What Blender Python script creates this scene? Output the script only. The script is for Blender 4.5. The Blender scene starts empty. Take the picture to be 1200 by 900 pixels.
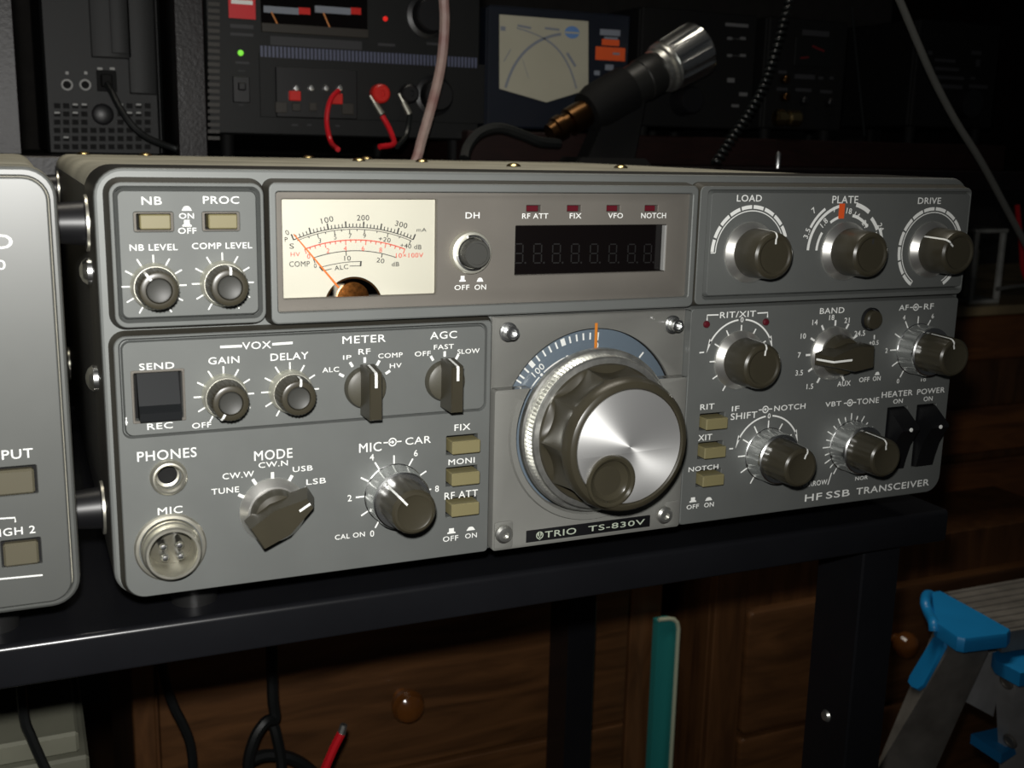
import bpy, bmesh, math, random
from mathutils import Vector, Matrix
from mathutils.geometry import tessellate_polygon
random.seed(7)
SC = bpy.context.scene
COL = SC.collection
MM = 0.001
pi, sin, cos, rad = math.pi, math.sin, math.cos, math.radians

# ---------------------------------------------------------------- camera (all lengths below in mm, front panel plane y=0)
CAMP = Vector((-187.53, -343.29, 139.32))
YAW, PITCH, ROLL, FPX = .4206, -.2099, .0229, 1305.3
_f = Vector((sin(YAW)*cos(PITCH), cos(YAW)*cos(PITCH), sin(PITCH)))
_r0 = Vector((cos(YAW), -sin(YAW), 0)); _u0 = _r0.cross(_f)
_r = _r0*cos(ROLL)+_u0*sin(ROLL); _u = -_r0*sin(ROLL)+_u0*cos(ROLL)
cd = bpy.data.cameras.new('camera'); cam = bpy.data.objects.new('camera', cd); COL.objects.link(cam)
cd.sensor_width = 36; cd.lens = 36*FPX/1200; cd.clip_start = .01; cd.clip_end = 20
M3 = Matrix((_r, _u, -_f)).transposed()
cam.matrix_world = Matrix.Translation(CAMP*MM) @ M3.to_4x4()
cd.dof.use_dof = True; cd.dof.focus_distance = .40; cd.dof.aperture_fstop = 24
SC.camera = cam

# ---------------------------------------------------------------- world, flash, exposure
w = bpy.data.worlds.new('world'); SC.world = w; w.use_nodes = True
w.node_tree.nodes['Background'].inputs[0].default_value = (.9, .95, 1, 1)
w.node_tree.nodes['Background'].inputs[1].default_value = .012
fl = bpy.data.lights.new('camera_flash', 'SPOT')
fl.energy = 8.2; fl.color = (1, .985, .95); fl.shadow_soft_size = .006
fl.spot_size = rad(112); fl.spot_blend = 1.0
flo = bpy.data.objects.new('camera_flash', fl); COL.objects.link(flo)
flo.location = (CAMP + _u*24 - _r*6 + _f*2)*MM
_aim = (_f + _r*((190-600)/FPX) - _u*((420-450)/FPX)).normalized()
flo.rotation_euler = _aim.to_track_quat('-Z', 'Y').to_euler()
# dim overhead fill, added and narrowed to brighten the radio's top cover
cl = bpy.data.lights.new('overhead_fill', 'AREA'); cl.shape = 'RECTANGLE'; cl.size = .6; cl.size_y = .2; cl.energy = 1.05; cl.color = (1, .93, .8); cl.spread = rad(72)
clo = bpy.data.objects.new('overhead_fill', cl); COL.objects.link(clo); clo.location = (.03, .26, 1.0)
clo.rotation_euler = (0, 0, 0)
vs = SC.view_settings; vs.view_transform = 'Standard'; vs.look = 'None'; vs.gamma = 1; vs.use_curve_mapping = False; vs.exposure = 0.0

# ---------------------------------------------------------------- photo measuring helpers
def ray(px, py): return _f + _r*((px-600)/FPX) - _u*((py-450)/FPX)
def at(px, py, Y):
    d = ray(px, py); return CAMP + d*((Y-CAMP.y)/d.y)
def atZ(px, py, Z):
    d = ray(px, py); return CAMP + d*((Z-CAMP.z)/d.z)
def xz(px, py, Y):
    p = at(px, py, Y); return p.x, p.z

# ---------------------------------------------------------------- materials
MATS = {}
def mat(name, col, rough=.5, metal=0., spec=.5, noise=0., nscale=40., bump=0., bscale=300., coat=0., crough=.1, aniso=0., emit=None, estr=0., alpha=1, rvar=0., wood=False, col2=None):
    m = bpy.data.materials.new(name); m.use_nodes = True; nt = m.node_tree; n = nt.nodes; L = nt.links
    b = n['Principled BSDF']
    b.inputs['Base Color'].default_value = (*col, 1); b.inputs['Roughness'].default_value = rough
    b.inputs['Metallic'].default_value = metal; b.inputs['Specular IOR Level'].default_value = spec
    b.inputs['Coat Weight'].default_value = coat; b.inputs['Coat Roughness'].default_value = crough
    tc = n.new('ShaderNodeTexCoord')
    if noise or wood or col2:
        t = n.new('ShaderNodeTexNoise'); t.inputs['Scale'].default_value = nscale; t.inputs['Detail'].default_value = 6
        if wood:
            mp = n.new('ShaderNodeMapping'); mp.inputs['Scale'].default_value = (1, 1, 7) if wood == 'h' else (7, 7, 1)
            L.new(tc.outputs['Object'], mp.inputs[0]); L.new(mp.outputs[0], t.inputs['Vector'])
            t.inputs['Distortion'].default_value = 1.2
        else: L.new(tc.outputs['Object'], t.inputs['Vector'])
        r = n.new('ShaderNodeValToRGB'); r.color_ramp.elements[0].position = .3; r.color_ramp.elements[1].position = .7
        c2 = col2 or tuple(c*(1-noise) for c in col)
        r.color_ramp.elements[0].color = (*c2, 1); r.color_ramp.elements[1].color = (*[min(1, c*(1+noise*.4)) for c in col], 1)
        L.new(t.outputs['Fac'], r.inputs[0]); L.new(r.outputs[0], b.inputs['Base Color'])
        if rvar:
            mr = n.new('ShaderNodeMapRange'); mr.inputs['To Min'].default_value = rough-rvar; mr.inputs['To Max'].default_value = rough+rvar
            L.new(t.outputs['Fac'], mr.inputs[0]); L.new(mr.outputs[0], b.inputs['Roughness'])
    if bump:
        t2 = n.new('ShaderNodeTexNoise'); t2.inputs['Scale'].default_value = bscale; t2.inputs['Detail'].default_value = 3
        L.new(tc.outputs['Object'], t2.inputs['Vector'])
        bp = n.new('ShaderNodeBump'); bp.inputs['Strength'].default_value = bump; bp.inputs['Distance'].default_value = .0005
        L.new(t2.outputs['Fac'], bp.inputs['Height']); L.new(bp.outputs[0], b.inputs['Normal'])
    if aniso:
        b.inputs['Anisotropic'].default_value = aniso; b.inputs['Anisotropic Rotation'].default_value = .25
        tg = n.new('ShaderNodeTangent'); tg.direction_type = 'RADIAL'; tg.axis = 'Y'
        L.new(tg.outputs[0], b.inputs['Tangent'])
    if emit:
        b.inputs['Emission Color'].default_value = (*emit, 1); b.inputs['Emission Strength'].default_value = estr
    MATS[name] = m; return m
def clear_mat(name, tint=(1, 1, 1), gl=1.0):
    m = bpy.data.materials.new(name); m.use_nodes = True; nt = m.node_tree; n = nt.nodes; L = nt.links
    n.remove(n['Principled BSDF']); out = n['Material Output']
    tr = n.new('ShaderNodeBsdfTransparent'); tr.inputs[0].default_value = (*tint, 1)
    g = n.new('ShaderNodeBsdfGlossy'); g.inputs['Roughness'].default_value = .03
    lw = n.new('ShaderNodeLayerWeight'); pw = n.new('ShaderNodeMath'); pw.operation = 'POWER'; pw.inputs[1].default_value = 5
    fr = n.new('ShaderNodeMath'); fr.operation = 'MULTIPLY_ADD'; fr.inputs[1].default_value = .9; fr.inputs[2].default_value = .035
    L.new(lw.outputs['Facing'], pw.inputs[0]); L.new(pw.outputs[0], fr.inputs[0])
    mx = n.new('ShaderNodeMixShader'); L.new(fr.outputs[0], mx.inputs[0]); L.new(tr.outputs[0], mx.inputs[1]); L.new(g.outputs[0], mx.inputs[2])
    L.new(mx.outputs[0], out.inputs['Surface']); MATS[name] = m; return m
GRAY = mat('gray_panel_paint', (.19, .199, .191), .76, metal=.75, noise=.06, nscale=60, bump=.05, bscale=2500, coat=.3, crough=.5)
GRAYB = mat('gray_bezel_paint', (.205, .215, .207), .7, metal=.75, noise=.06, nscale=60, coat=.5, crough=.45)
GRAYW = mat('gray_window_paint', (.21, .195, .172), .76, metal=.7, noise=.06, nscale=60)
GRAYC = mat('gray_dial_paint', (.27, .27, .25), .8, metal=.7, noise=.08, nscale=50)
RIMB = mat('dark_rim_plastic', (.02, .019, .016), .45)
COVER = mat('olive_cover_paint', (.36, .345, .275), .5, noise=.35, nscale=22, bump=.08, bscale=900, rvar=.1)
SIDE = mat('dark_side_paint', (.02, .02, .02), .35, noise=.2)
WHITE = mat('white_print', (.86, .87, .84), .6)
CREAM = mat('meter_card', (.66, .64, .53), .6, noise=.02)
INK = mat('black_ink', (.02, .02, .02), .6)
RED = mat('red_ink', (.72, .09, .05), .6)
ORANGE = mat('orange_needle', (.85, .22, .04), .5)
ORANGED = mat('orange_pointer_line', (.62, .2, .02), .5)
KNOB = mat('brown_knob_plastic', (.042, .037, .024), .32, spec=.5, noise=.08, nscale=80)
KNOBF = mat('brown_knob_face', (.06, .056, .04), .45, spec=.5)
KNOBG = mat('gray_knob_cap', (.045, .045, .04), .5)
CHROME = mat('chrome', (.92, .93, .92), .27, metal=1)
CHROMED = mat('worn_chrome', (.66, .66, .62), .36, metal=.92, noise=.3, nscale=300)
SATIN = mat('satin_aluminium', (.82, .81, .77), .36, metal=.92, aniso=.45)
SATINP = mat('pale_silver_ring', (.75, .74, .64), .45, metal=.8)
BRUSH = mat('spun_aluminium', (.88, .88, .87), .5, metal=.82, aniso=.75)
NICKEL = mat('nickel', (.72, .7, .6), .36, metal=.9, noise=.2, nscale=200)
BLACK = mat('black_plastic', (.006, .006, .007), .4, noise=.1)
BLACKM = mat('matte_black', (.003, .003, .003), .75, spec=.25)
VOID = mat('dark_cavity', (.003, .003, .003), .9)
KHAKI = mat('khaki_button_plastic', (.2, .175, .085), .5, noise=.05)
SMOKE = mat('smoked_window', (.004, .003, .003), .12, spec=.5)
DIGIT = mat('unlit_digit', (.007, .0065, .0065), .5)
LEDR = mat('dark_red_lens', (.09, .008, .014), .3)
BLUEG = mat('blue_gray_dial', (.115, .15, .185), .5, noise=.08)
BROWNB = mat('brown_button_plastic', (.1, .09, .06), .4, noise=.05)
PALE = mat('pale_green_print', (.42, .47, .38), .6)
BLACKG = mat('glossy_black_rubber', (.01, .01, .01), .42)
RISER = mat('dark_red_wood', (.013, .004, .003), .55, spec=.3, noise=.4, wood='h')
GRAYS = mat('gray_speaker_paint', (.125, .13, .122), .7, metal=.75, noise=.07, nscale=40, coat=1, crough=.38)
BLACKR = mat('black_rocker_plastic', (.008, .009, .01), .6, spec=.2)
GLINT = mat('pale_metal_and_glint', (.3, .3, .29), .5)  # pale sockets and edges, also the glints painted into the grille
WOODL = mat('wood_edge_glint', (.4, .3, .16), .4, noise=.6, nscale=20)  # glint along the dresser's front edge, put in as pale wood colour
DIMPLE = mat('glossy_brown_plastic', (.045, .04, .026), .16)
DIMRED = mat('dim_red_mark', (.12, .006, .008), .5)
CABB = mat('dull_black_cable', (.006, .007, .007), .5)
DIMW = mat('faded_white_print', (.12, .12, .12), .6)
MICB = mat('dark_gray_handle', (.014, .014, .013), .45)
DWALL = mat('dark_brown_wall', (.035, .032, .024), .6)  # sloping side walls of the raised panels, coloured darker than their faces
WOODR = mat('reddish_dresser_wood', (.24, .09, .028), .42, noise=.55, nscale=9, wood='h')
CLEAR = clear_mat('clear_acrylic')
DESK = mat('black_desk_paint', (.008, .0083, .01), .27, spec=.5, noise=.15, nscale=30, bump=.03, bscale=200)
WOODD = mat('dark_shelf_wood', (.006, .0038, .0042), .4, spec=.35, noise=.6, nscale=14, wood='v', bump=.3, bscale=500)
WOOD = mat('brown_drawer_wood', (.115, .05, .018), .42, noise=.5, nscale=9, wood='h')
WOODV = mat('brown_stile_wood', (.12, .052, .019), .42, noise=.45, nscale=9, wood='v')
WOODK = mat('varnished_knob_wood', (.16, .055, .012), .15, noise=.3, coat=.6)
COPPER = mat('copper_coil', (.65, .25, .06), .25, metal=1, noise=.5, nscale=900)
BRONZE = mat('dark_bronze', (.1, .05, .02), .35, metal=1)
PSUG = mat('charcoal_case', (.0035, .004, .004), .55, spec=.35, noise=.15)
SLOT = mat('slot_bronze', (.02, .016, .011), .5)
BADGE = mat('red_badge', (.62, .02, .025), .4)
DIMP = mat('dim_print', (.03, .03, .033), .6)
STRIPE = mat('blue_gray_stripe', (.09, .1, .16), .45)
REDP = mat('red_plastic', (.6, .02, .015), .35)
NAVY = mat('navy_case', (.006, .009, .017), .45, noise=.1)
SWRF = mat('swr_card', (.42, .4, .31), .6, noise=.04)
GRBL = mat('gray_blue_ink', (.2, .22, .26), .6)
BLUI = mat('blue_ink', (.12, .24, .5), .6)
ORL = mat('orange_label', (.75, .1, .02), .5)
GOLD = mat('brass', (.55, .42, .2), .25, metal=1)
CABT = mat('clear_pink_cable', (.36, .29, .26), .35, noise=.4, nscale=60, col2=(.26, .14, .13))
CABG = mat('gray_cable', (.16, .16, .145), .45, noise=.1)
CABK = mat('black_cable', (.01, .012, .012), .3)
CABR = mat('red_wire', (.6, .012, .02), .3)
TEAL = mat('teal_plastic', (.02, .2, .19), .35)
CREAME = mat('cream_edge', (.55, .58, .42), .5)
ALU = mat('ladder_aluminium', (.5, .5, .5), .5, metal=.35, noise=.2, nscale=60)
ALUD = mat('worn_ladder_aluminium', (.2, .185, .165), .55, metal=.3, noise=.35, nscale=50)
BLUE = mat('blue_ladder_plastic', (.01, .22, .52), .35, noise=.08)
GREENL = mat('green_led', (.05, .3, .02), .3, emit=(.3, 1, .08), estr=.7)
REDL = mat('red_led', (.5, .01, .01), .3, emit=(1, .03, .02), estr=.5)
WALL = mat('dark_wall', (.05, .045, .04), .9, noise=.2)
FLOOR = mat('dark_floor_wood', (.06, .03, .015), .5, noise=.4, nscale=6, wood='h')
BOXG = mat('gray_box_card', (.2, .2, .15), .6, noise=.5, nscale=12)
BOXW = mat('clear_box_plastic', (.5, .5, .46), .25, noise=.5, nscale=25)

# ---------------------------------------------------------------- geometry helpers
class G:
    def __init__(s): s.v = []; s.f = []
    def add(s, vs, fs):
        o = len(s.v); s.v += [Vector(p) for p in vs]; s.f += [[i+o for i in f] for f in fs]; return s
    def join(s, g, m=None):
        return s.add([m @ p for p in g.v] if m else g.v, g.f)
    def hull(s, pts):
        bm = bmesh.new()
        for p in pts: bm.verts.new(p)
        res = bmesh.ops.convex_hull(bm, input=bm.verts)
        bmesh.ops.delete(bm, geom=[v for v in bm.verts if not v.link_faces], context='VERTS')
        bmesh.ops.dissolve_limit(bm, angle_limit=.01, verts=bm.verts, edges=bm.edges)
        bm.verts.index_update()
        s.add([v.co.copy() for v in bm.verts], [[v.index for v in f.verts] for f in bm.faces]); bm.free(); return s
    def box(s, x0, x1, y0, y1, z0, z1, c=.3):
        P = []
        for x, sx in ((x0, 1), (x1, -1)):
            for y, sy in ((y0, 1), (y1, -1)):
                for z, sz in ((z0, 1), (z1, -1)):
                    P += [(x+sx*c, y+sy*c, z), (x+sx*c, y, z+sz*c), (x, y+sy*c, z+sz*c)] if c else [(x, y, z)]
        return s.hull(P)
    def lathe(s, cx, cz, prof, n=48, mod=None, y0=0):
        """prof: list of (depth towards viewer, radius)"""
        vs = []; rings = []
        for d, r in prof:
            if r <= 1e-6: rings.append([len(vs)]); vs.append((cx, y0-d, cz))
            else:
                rings.append(list(range(len(vs), len(vs)+n)))
                for i in range(n):
                    a = 2*pi*i/n; rr = r+(mod(a, d, r) if mod else 0)
                    vs.append((cx+rr*sin(a), y0-d, cz+rr*cos(a)))
        fs = []
        for A, B in zip(rings, rings[1:]):
            if len(A) == 1 and len(B) == 1: continue
            for i in range(n):
                j = (i+1) % n
                if len(A) == 1: fs.append([A[0], B[i], B[j]])
                elif len(B) == 1: fs.append([A[i], B[0], A[j]])
                else: fs.append([A[i], B[i], B[j], A[j]])
        return s.add(vs, fs)
    def tube(s, pts, r, n=10):
        pts = [Vector(p) for p in pts]; vs = []; fs = []; up = None
        for i, p in enumerate(pts):
            t = (pts[min(i+1, len(pts)-1)]-pts[max(i-1, 0)]).normalized()
            if up is None: up = t.orthogonal().normalized()
            up = (up-t*up.dot(t)).normalized(); sd = t.cross(up)
            rr = r[i] if isinstance(r, (list, tuple)) else r
            for k in range(n): a = 2*pi*k/n; vs.append(p+up*cos(a)*rr+sd*sin(a)*rr)
        for i in range(len(pts)-1):
            for k in range(n):
                k2 = (k+1) % n; fs.append([i*n+k, i*n+k2, (i+1)*n+k2, (i+1)*n+k])
        fs.append(list(range(n))[::-1]); fs.append([(len(pts)-1)*n+k for k in range(n)])
        return s.add(vs, fs)
    def poly(s, pts, y, th=.06):
        """thin printed patch: polygon of (x,z) at plane y"""
        n = len(pts); vs = [(x, y-th, z) for x, z in pts]+[(x, y, z) for x, z in pts]
        tri = tessellate_polygon([[Vector((x, z, 0)) for x, z in pts]])
        return s.add(vs, [list(t) for t in tri]+[[i, (i+1) % n, n+(i+1) % n, n+i] for i in range(n)])
    def strip(s, pts, w, y, th=.06):
        L = []; R = []
        for i, (x, z) in enumerate(pts):
            a = pts[max(i-1, 0)]; b = pts[min(i+1, len(pts)-1)]
            dx, dz = b[0]-a[0], b[1]-a[1]; l = math.hypot(dx, dz) or 1
            L.append((x-dz/l*w/2, z+dx/l*w/2)); R.append((x+dz/l*w/2, z-dx/l*w/2))
        n = len(pts); vs = [(x, y-th, z) for x, z in L]+[(x, y-th, z) for x, z in R]+[(x, y, z) for x, z in L]+[(x, y, z) for x, z in R]
        fs = [[i, i+1, n+i+1, n+i] for i in range(n-1)]+[[i, 2*n+i, 2*n+i+1, i+1] for i in range(n-1)]+[[n+i, n+i+1, 3*n+i+1, 3*n+i] for i in range(n-1)]
        return s.add(vs, fs)
def RR(x0, x1, z0, z1, r, n=7, rs=None):
    rs = rs or (r, r, r, r)                       # TL TR BR BL
    def sh(o=0):
        P = []
        for (cx, cz, a0), q in zip(((x0, z1, 180), (x1, z1, 90), (x1, z0, 0), (x0, z0, -90)), rs):
            R = max(q+o, .02); sx = 1 if cx == x0 else -1; sz = 1 if cz == z0 else -1
            ox, oz = cx-sx*o, cz-sz*o
            for k in range(n+1):
                a = rad(a0-90*k/n); P.append((ox+sx*R+R*cos(a), oz+sz*R+R*sin(a)))
        return P
    return sh
def CIR(cx, cz, r, n=48):
    return lambda o=0: [(cx+(r+o)*sin(2*pi*i/n), cz+(r+o)*cos(2*pi*i/n)) for i in range(n)]
def SEG(cx, cz, r, zc, n=40):
    """disc part above the level zc"""
    def sh(o=0):
        R = r+o; z = zc-o; a = math.acos(max(-1, min(1, (z-cz)/R)))
        return [(cx+R*sin(-a+2*a*i/n), cz+R*cos(-a+2*a*i/n)) for i in range(n+1)]
    return sh
def plate(g, shape, yb, yf, b=.4, draft=0., holes=(), hb=.25, hyb=None, back=True, vg=None, wallg=None):
    """plate facing -y: front at yf, back at yb (yf<yb)"""
    hyb = yb if hyb is None else hyb
    def band(loops, flip):
        nonlocal g
        vs = []; n = len(loops[0][0])
        for pts, y in loops: vs += [(x, y, z) for x, z in pts]
        fs = []
        for k in range(len(loops)-1):
            for i in range(n):
                j = (i+1) % n; q = [k*n+i, k*n+j, (k+1)*n+j, (k+1)*n+i]
                fs.append(q[::-1] if flip else q)
        g.add(vs, fs)
    band([(shape(-b), yf), (shape(-b*.3), yf+b*.3), (shape(0), yf+b)]+([] if wallg else [(shape(draft), yb)]), False)
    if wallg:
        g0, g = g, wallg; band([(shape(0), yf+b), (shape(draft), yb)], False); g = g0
    front = [shape(-b)]+[h(hb) for h in holes]
    tri = tessellate_polygon([[Vector((x, z, 0)) for x, z in p] for p in front])
    vs = [(x, yf, z) for p in front for x, z in p]; g.add(vs, [list(t) for t in tri])
    for h in holes:
        if vg: band([(h(hb), yf), (h(-vg[0]), yf+vg[1])], True)      # sloping groove wall
        else: band([(h(hb), yf), (h(0), yf+hb), (h(0), hyb)], True)
    if back:
        bk = [shape(draft)]+([h(0) for h in holes] if hyb == yb else [])
        tri = tessellate_polygon([[Vector((x, z, 0)) for x, z in p] for p in bk])
        g.add([(x, yb, z) for p in bk for x, z in p], [list(t)[::-1] for t in tri])
    return g
def obj(name, g, m, parent=None, label=None, ang=28, loc=None):
    me = bpy.data.meshes.new(name)
    L = Vector(loc)
    me.from_pydata([tuple((p-L)*MM) for p in g.v], [], g.f); me.validate()
    bm = bmesh.new(); bm.from_mesh(me); bmesh.ops.remove_doubles(bm, verts=bm.verts, dist=1e-6)
    bmesh.ops.recalc_face_normals(bm, faces=bm.faces); bm.to_mesh(me); bm.free()
    me.shade_smooth(); me.set_sharp_from_angle(angle=rad(ang)); me.materials.append(m)
    o = bpy.data.objects.new(name, me); COL.objects.link(o)
    ORG[o.name] = L
    if parent: o.parent = parent; o.location = (L-ORG[parent.name])*MM
    else: o.location = L*MM
    if label: o['label'] = label
    return o
ORG = {}
def thing(name, label, cat, loc, group=None):
    o = bpy.data.objects.new(name, None); COL.objects.link(o); o.location = Vector(loc)*MM; o.empty_display_size = .02
    ORG[o.name] = Vector(loc); o['label'] = label; o['category'] = cat
    if group: o['group'] = group
    return o
def tag(o, label, cat, group=None):
    o['label'] = label; o['category'] = cat
    if group: o['group'] = group
    return o
def part(name, g, m, parent, label=None, ang=28):
    """part whose mesh is written in scene millimetres"""
    return obj(name, g, m, parent, label, ang, loc=ORG[parent.name])
def cpart(name, g, m, parent, c, label=None, ang=28):
    """part with its own origin at c (for radial brushing)"""
    return obj(name, g, m, parent, label, ang, loc=c)
def struct(name, g, m):
    o = obj(name, g, m, None, None, 28, loc=(0, 0, 0)); o['kind'] = 'structure'; return o

# ---- lettering (built from the default font, flattened to mesh)
_TC = {}
def glyphs(s, bold):
    k = (s, bold)
    if k not in _TC:
        cu = bpy.data.curves.new('t', 'FONT'); cu.body = s; cu.offset = bold; cu.resolution_u = 3; cu.space_character = 1.08
        o = bpy.data.objects.new('t', cu); COL.objects.link(o)
        dg = bpy.context.evaluated_depsgraph_get(); me = bpy.data.meshes.new_from_object(o.evaluated_get(dg))
        V = [(v.co.x, v.co.y) for v in me.vertices]; F = [list(p.vertices) for p in me.polygons]
        bpy.data.objects.remove(o); bpy.data.curves.remove(cu); bpy.data.meshes.remove(me)
        x0 = min(v[0] for v in V); x1 = max(v[0] for v in V); z0 = min(v[1] for v in V); z1 = max(v[1] for v in V)
        _TC[k] = ([((x-(x0+x1)/2)/(x1-x0), (z-(z0+z1)/2)/(z1-z0)) for x, z in V], F, (x1-x0)/(z1-z0))
    return _TC[k]
def put(g, s, cx, cz, w, h, y, rot=0, bold=.02):
    V, F, asp = glyphs(s, 0)
    if w is None: w = h*asp
    c, sn = cos(rad(rot)), sin(rad(rot)); d = bold*h*.42                 # heavier strokes: shifted layers of ink
    if bold < .006: lay = [(0, 0)]
    else: lay = [(-d, 0), (d, 0), (0, d), (0, -d)]
    w -= 2*d; h -= 2*d
    for k, (dx, dz) in enumerate(lay):
        g.add([(cx+dx+x*w*c-z*h*sn, y-.05-.018*k, cz+dz+x*w*sn+z*h*c) for x, z in V], F)
def txt(g, s, px0, py0, px1, py1, Y, bold=.02):
    """text whose box runs from photo pixel (left,bottom) to (right,top), on the plane Y"""
    a = xz(px0, py0, Y); b = xz(px1, py1, Y)
    put(g, s, (a[0]+b[0])/2, (a[1]+b[1])/2, b[0]-a[0], b[1]-a[1], Y, 0, bold)
def txc(g, s, px, py, hmm, Y, rot=0, wmm=None, bold=.02):
    a = xz(px, py, Y); put(g, s, a[0], a[1], wmm, hmm, Y, rot, bold)
def line(g, pts, w, Y): g.strip([xz(a, b, Y) for a, b in pts], w, Y)
def ticks(g, cx, cz, angs, r0, r1, w, Y):
    for a in angs:
        s, c = sin(rad(a)), cos(rad(a)); g.strip([(cx+r0*s, cz+r0*c), (cx+r1*s, cz+r1*c)], w, Y)
def arc(cx, cz, r, a0, a1, n=40): return [(cx+r*sin(rad(a0+(a1-a0)*i/n)), cz+r*cos(rad(a0+(a1-a0)*i/n))) for i in range(n+1)]
def icon_in(g, px, py, Y, w=3.2):
    x, z = xz(px, py, Y); g.poly([(x-w/2, z-.5), (x+w/2, z-.5), (x+w*.3, z+.5), (x+w*.15, z+.8), (x-w*.15, z+.8), (x-w*.3, z+.5)], Y)
def icon_out(g, px, py, Y, w=3.0):
    x, z = xz(px, py, Y); g.poly([(x-w/2, z-.9), (x+w/2, z-.9), (x+w/2, z-.5), (x+w*.3, z-.2), (x+w*.3, z+1), (x-w*.3, z+1), (x-w*.3, z-.2), (x-w/2, z-.5)], Y)
def symbol(g, px, py, Y, r=1.25):
    x, z = xz(px, py, Y)
    g.strip(arc(x, z, r, 0, 360), .4, Y); g.poly(arc(x, z, .5, 0, 345, 14), Y)
    g.strip([(x-3.1, z), (x-.3, z)], .4, Y); g.strip([(x+r, z), (x+3.1, z)], .4, Y)
def circ3(p, q, r):
    ax, ay = p; bx, by = q; cx, cy = r
    d = 2*(ax*(by-cy)+bx*(cy-ay)+cx*(ay-by))
    ux = ((ax*ax+ay*ay)*(by-cy)+(bx*bx+by*by)*(cy-ay)+(cx*cx+cy*cy)*(ay-by))/d
    uy = ((ax*ax+ay*ay)*(cx-bx)+(bx*bx+by*by)*(ax-cx)+(cx*cx+cy*cy)*(bx-ax))/d
    return ux, uy, math.hypot(ax-ux, ay-uy)
def ang_of(c, p): return math.degrees(math.atan2(p[0]-c[0], p[1]-c[1]))

# ================================================================ SETTING
g = G(); g.box(-1500, 2500, -1500, 1400, -760, -740, 0); struct('floor', g, FLOOR)
g = G(); g.box(-1500, 2500, 1400, 1420, -760, 1700, 0); struct('wall_back', g, WALL)

# ================================================================ TRANSCEIVER
YU, YL, YM, YW, YE = -5.0, -3.5, -6.0, -3.6, -4.6
T = thing('transceiver', 'wide gray transceiver with cream meter and big silver tuning dial on the black desk', 'radio', (0, 150, -16))
# cabinet with bezel
g = G(); plate(g, RR(-164.5, 164.5, 1.5, 129.8, 7), 333, 42, .3)
cab = part('cabinet', g, COVER, T, 'olive metal cabinet cover')
g = G(); plate(g, RR(-165.1, -164.6, 3, 123, .1), 333, 43, .05); part('side_cover', g, SIDE, T, 'dark side plate')
g = G(); plate(g, RR(-166.5, 166.5, 0, 131, 8.5), 42, 1.4, .8, holes=[RR(-40, 32, 3, 81, 1)]); part('bezel_rim', g, RIMB, T, 'dark rim behind the gray front')
g = G(); plate(g, RR(-166.4, 166.4, .1, 130.9, 8.4), 1.5, 0, .9, holes=[RR(-40, 32, 3, 81, 1)]); part('front_bezel', g, GRAYB, T, None, 14)
for x, y in ((-150.5, 320), (-118, 322), (-25, 325), (11, 325), (-14, 255), (22, 255), (38, 165), (98, 165)):
    g = G(); P = []
    for k in range(5): P.append((2.4*k, 3.4*cos(rad(22.5*k))+.01))
    vs = []
    gg = G(); gg.lathe(0, 0, [(0, 3.6), (.5, 3.5), (1.2, 2.8), (1.7, 1.5), (1.8, 0)], 18)
    m_ = Matrix.Translation((x, y, 129.8)) @ Matrix.Rotation(rad(-90), 4, 'X')
    g.join(gg, m_); part('cover_screw', g, GOLD, T, 'brass cover screw')
# feet under, bumpers at the side
for x, y in ((-139, 30), (139, 48), (-139, 300), (139, 300)):
    g = G(); gg = G(); gg.lathe(0, 0, [(0, 8.6), (.6, 9), (12, 8), (16, 7.6)], 28); 
    g.join(gg, Matrix.Translation((x, y, 0)) @ Matrix.Rotation(rad(90), 4, 'X')); part('foot', g, BLACKG, T)
for z, y in ((113, 31), (20, 31), (113, 290), (20, 290)):
    g = G(); gg = G(); gg.lathe(0, 0, [(0, 8.2), (1.2, 8.2), (1.3, 7), (10, 6.2), (10.6, 5.4), (10.6, 0)], 28)
    g.join(gg, Matrix.Translation((-166.4 if y < 100 else -165.0, y, z)) @ Matrix.Rotation(rad(-90), 4, 'Z')); b_ = part('side_bumper', g, BLACK, T)
    g = G(); gg = G(); gg.lathe(0, 0, [(0, 8.9), (.9, 8.9), (1.0, 8.2)], 28)
    g.join(gg, Matrix.Translation((-166.4 if y < 100 else -165.0, y, z)) @ Matrix.Rotation(rad(-90), 4, 'Z')); part('bumper_ring', g, NICKEL, b_, 'pale metal ring')
for z, y in ((98.5, 26), (64.5, 26)):
    g = G(); gg = G(); gg.lathe(0, 0, [(0, 4.2), (1.5, 4.2), (2.8, 3.2), (3.6, 1.4), (3.7, 0)], 20)
    g.join(gg, Matrix.Translation((-166.4, y, z)) @ Matrix.Rotation(rad(-90), 4, 'Z')); part('side_screw', g, CHROME, T)

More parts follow.
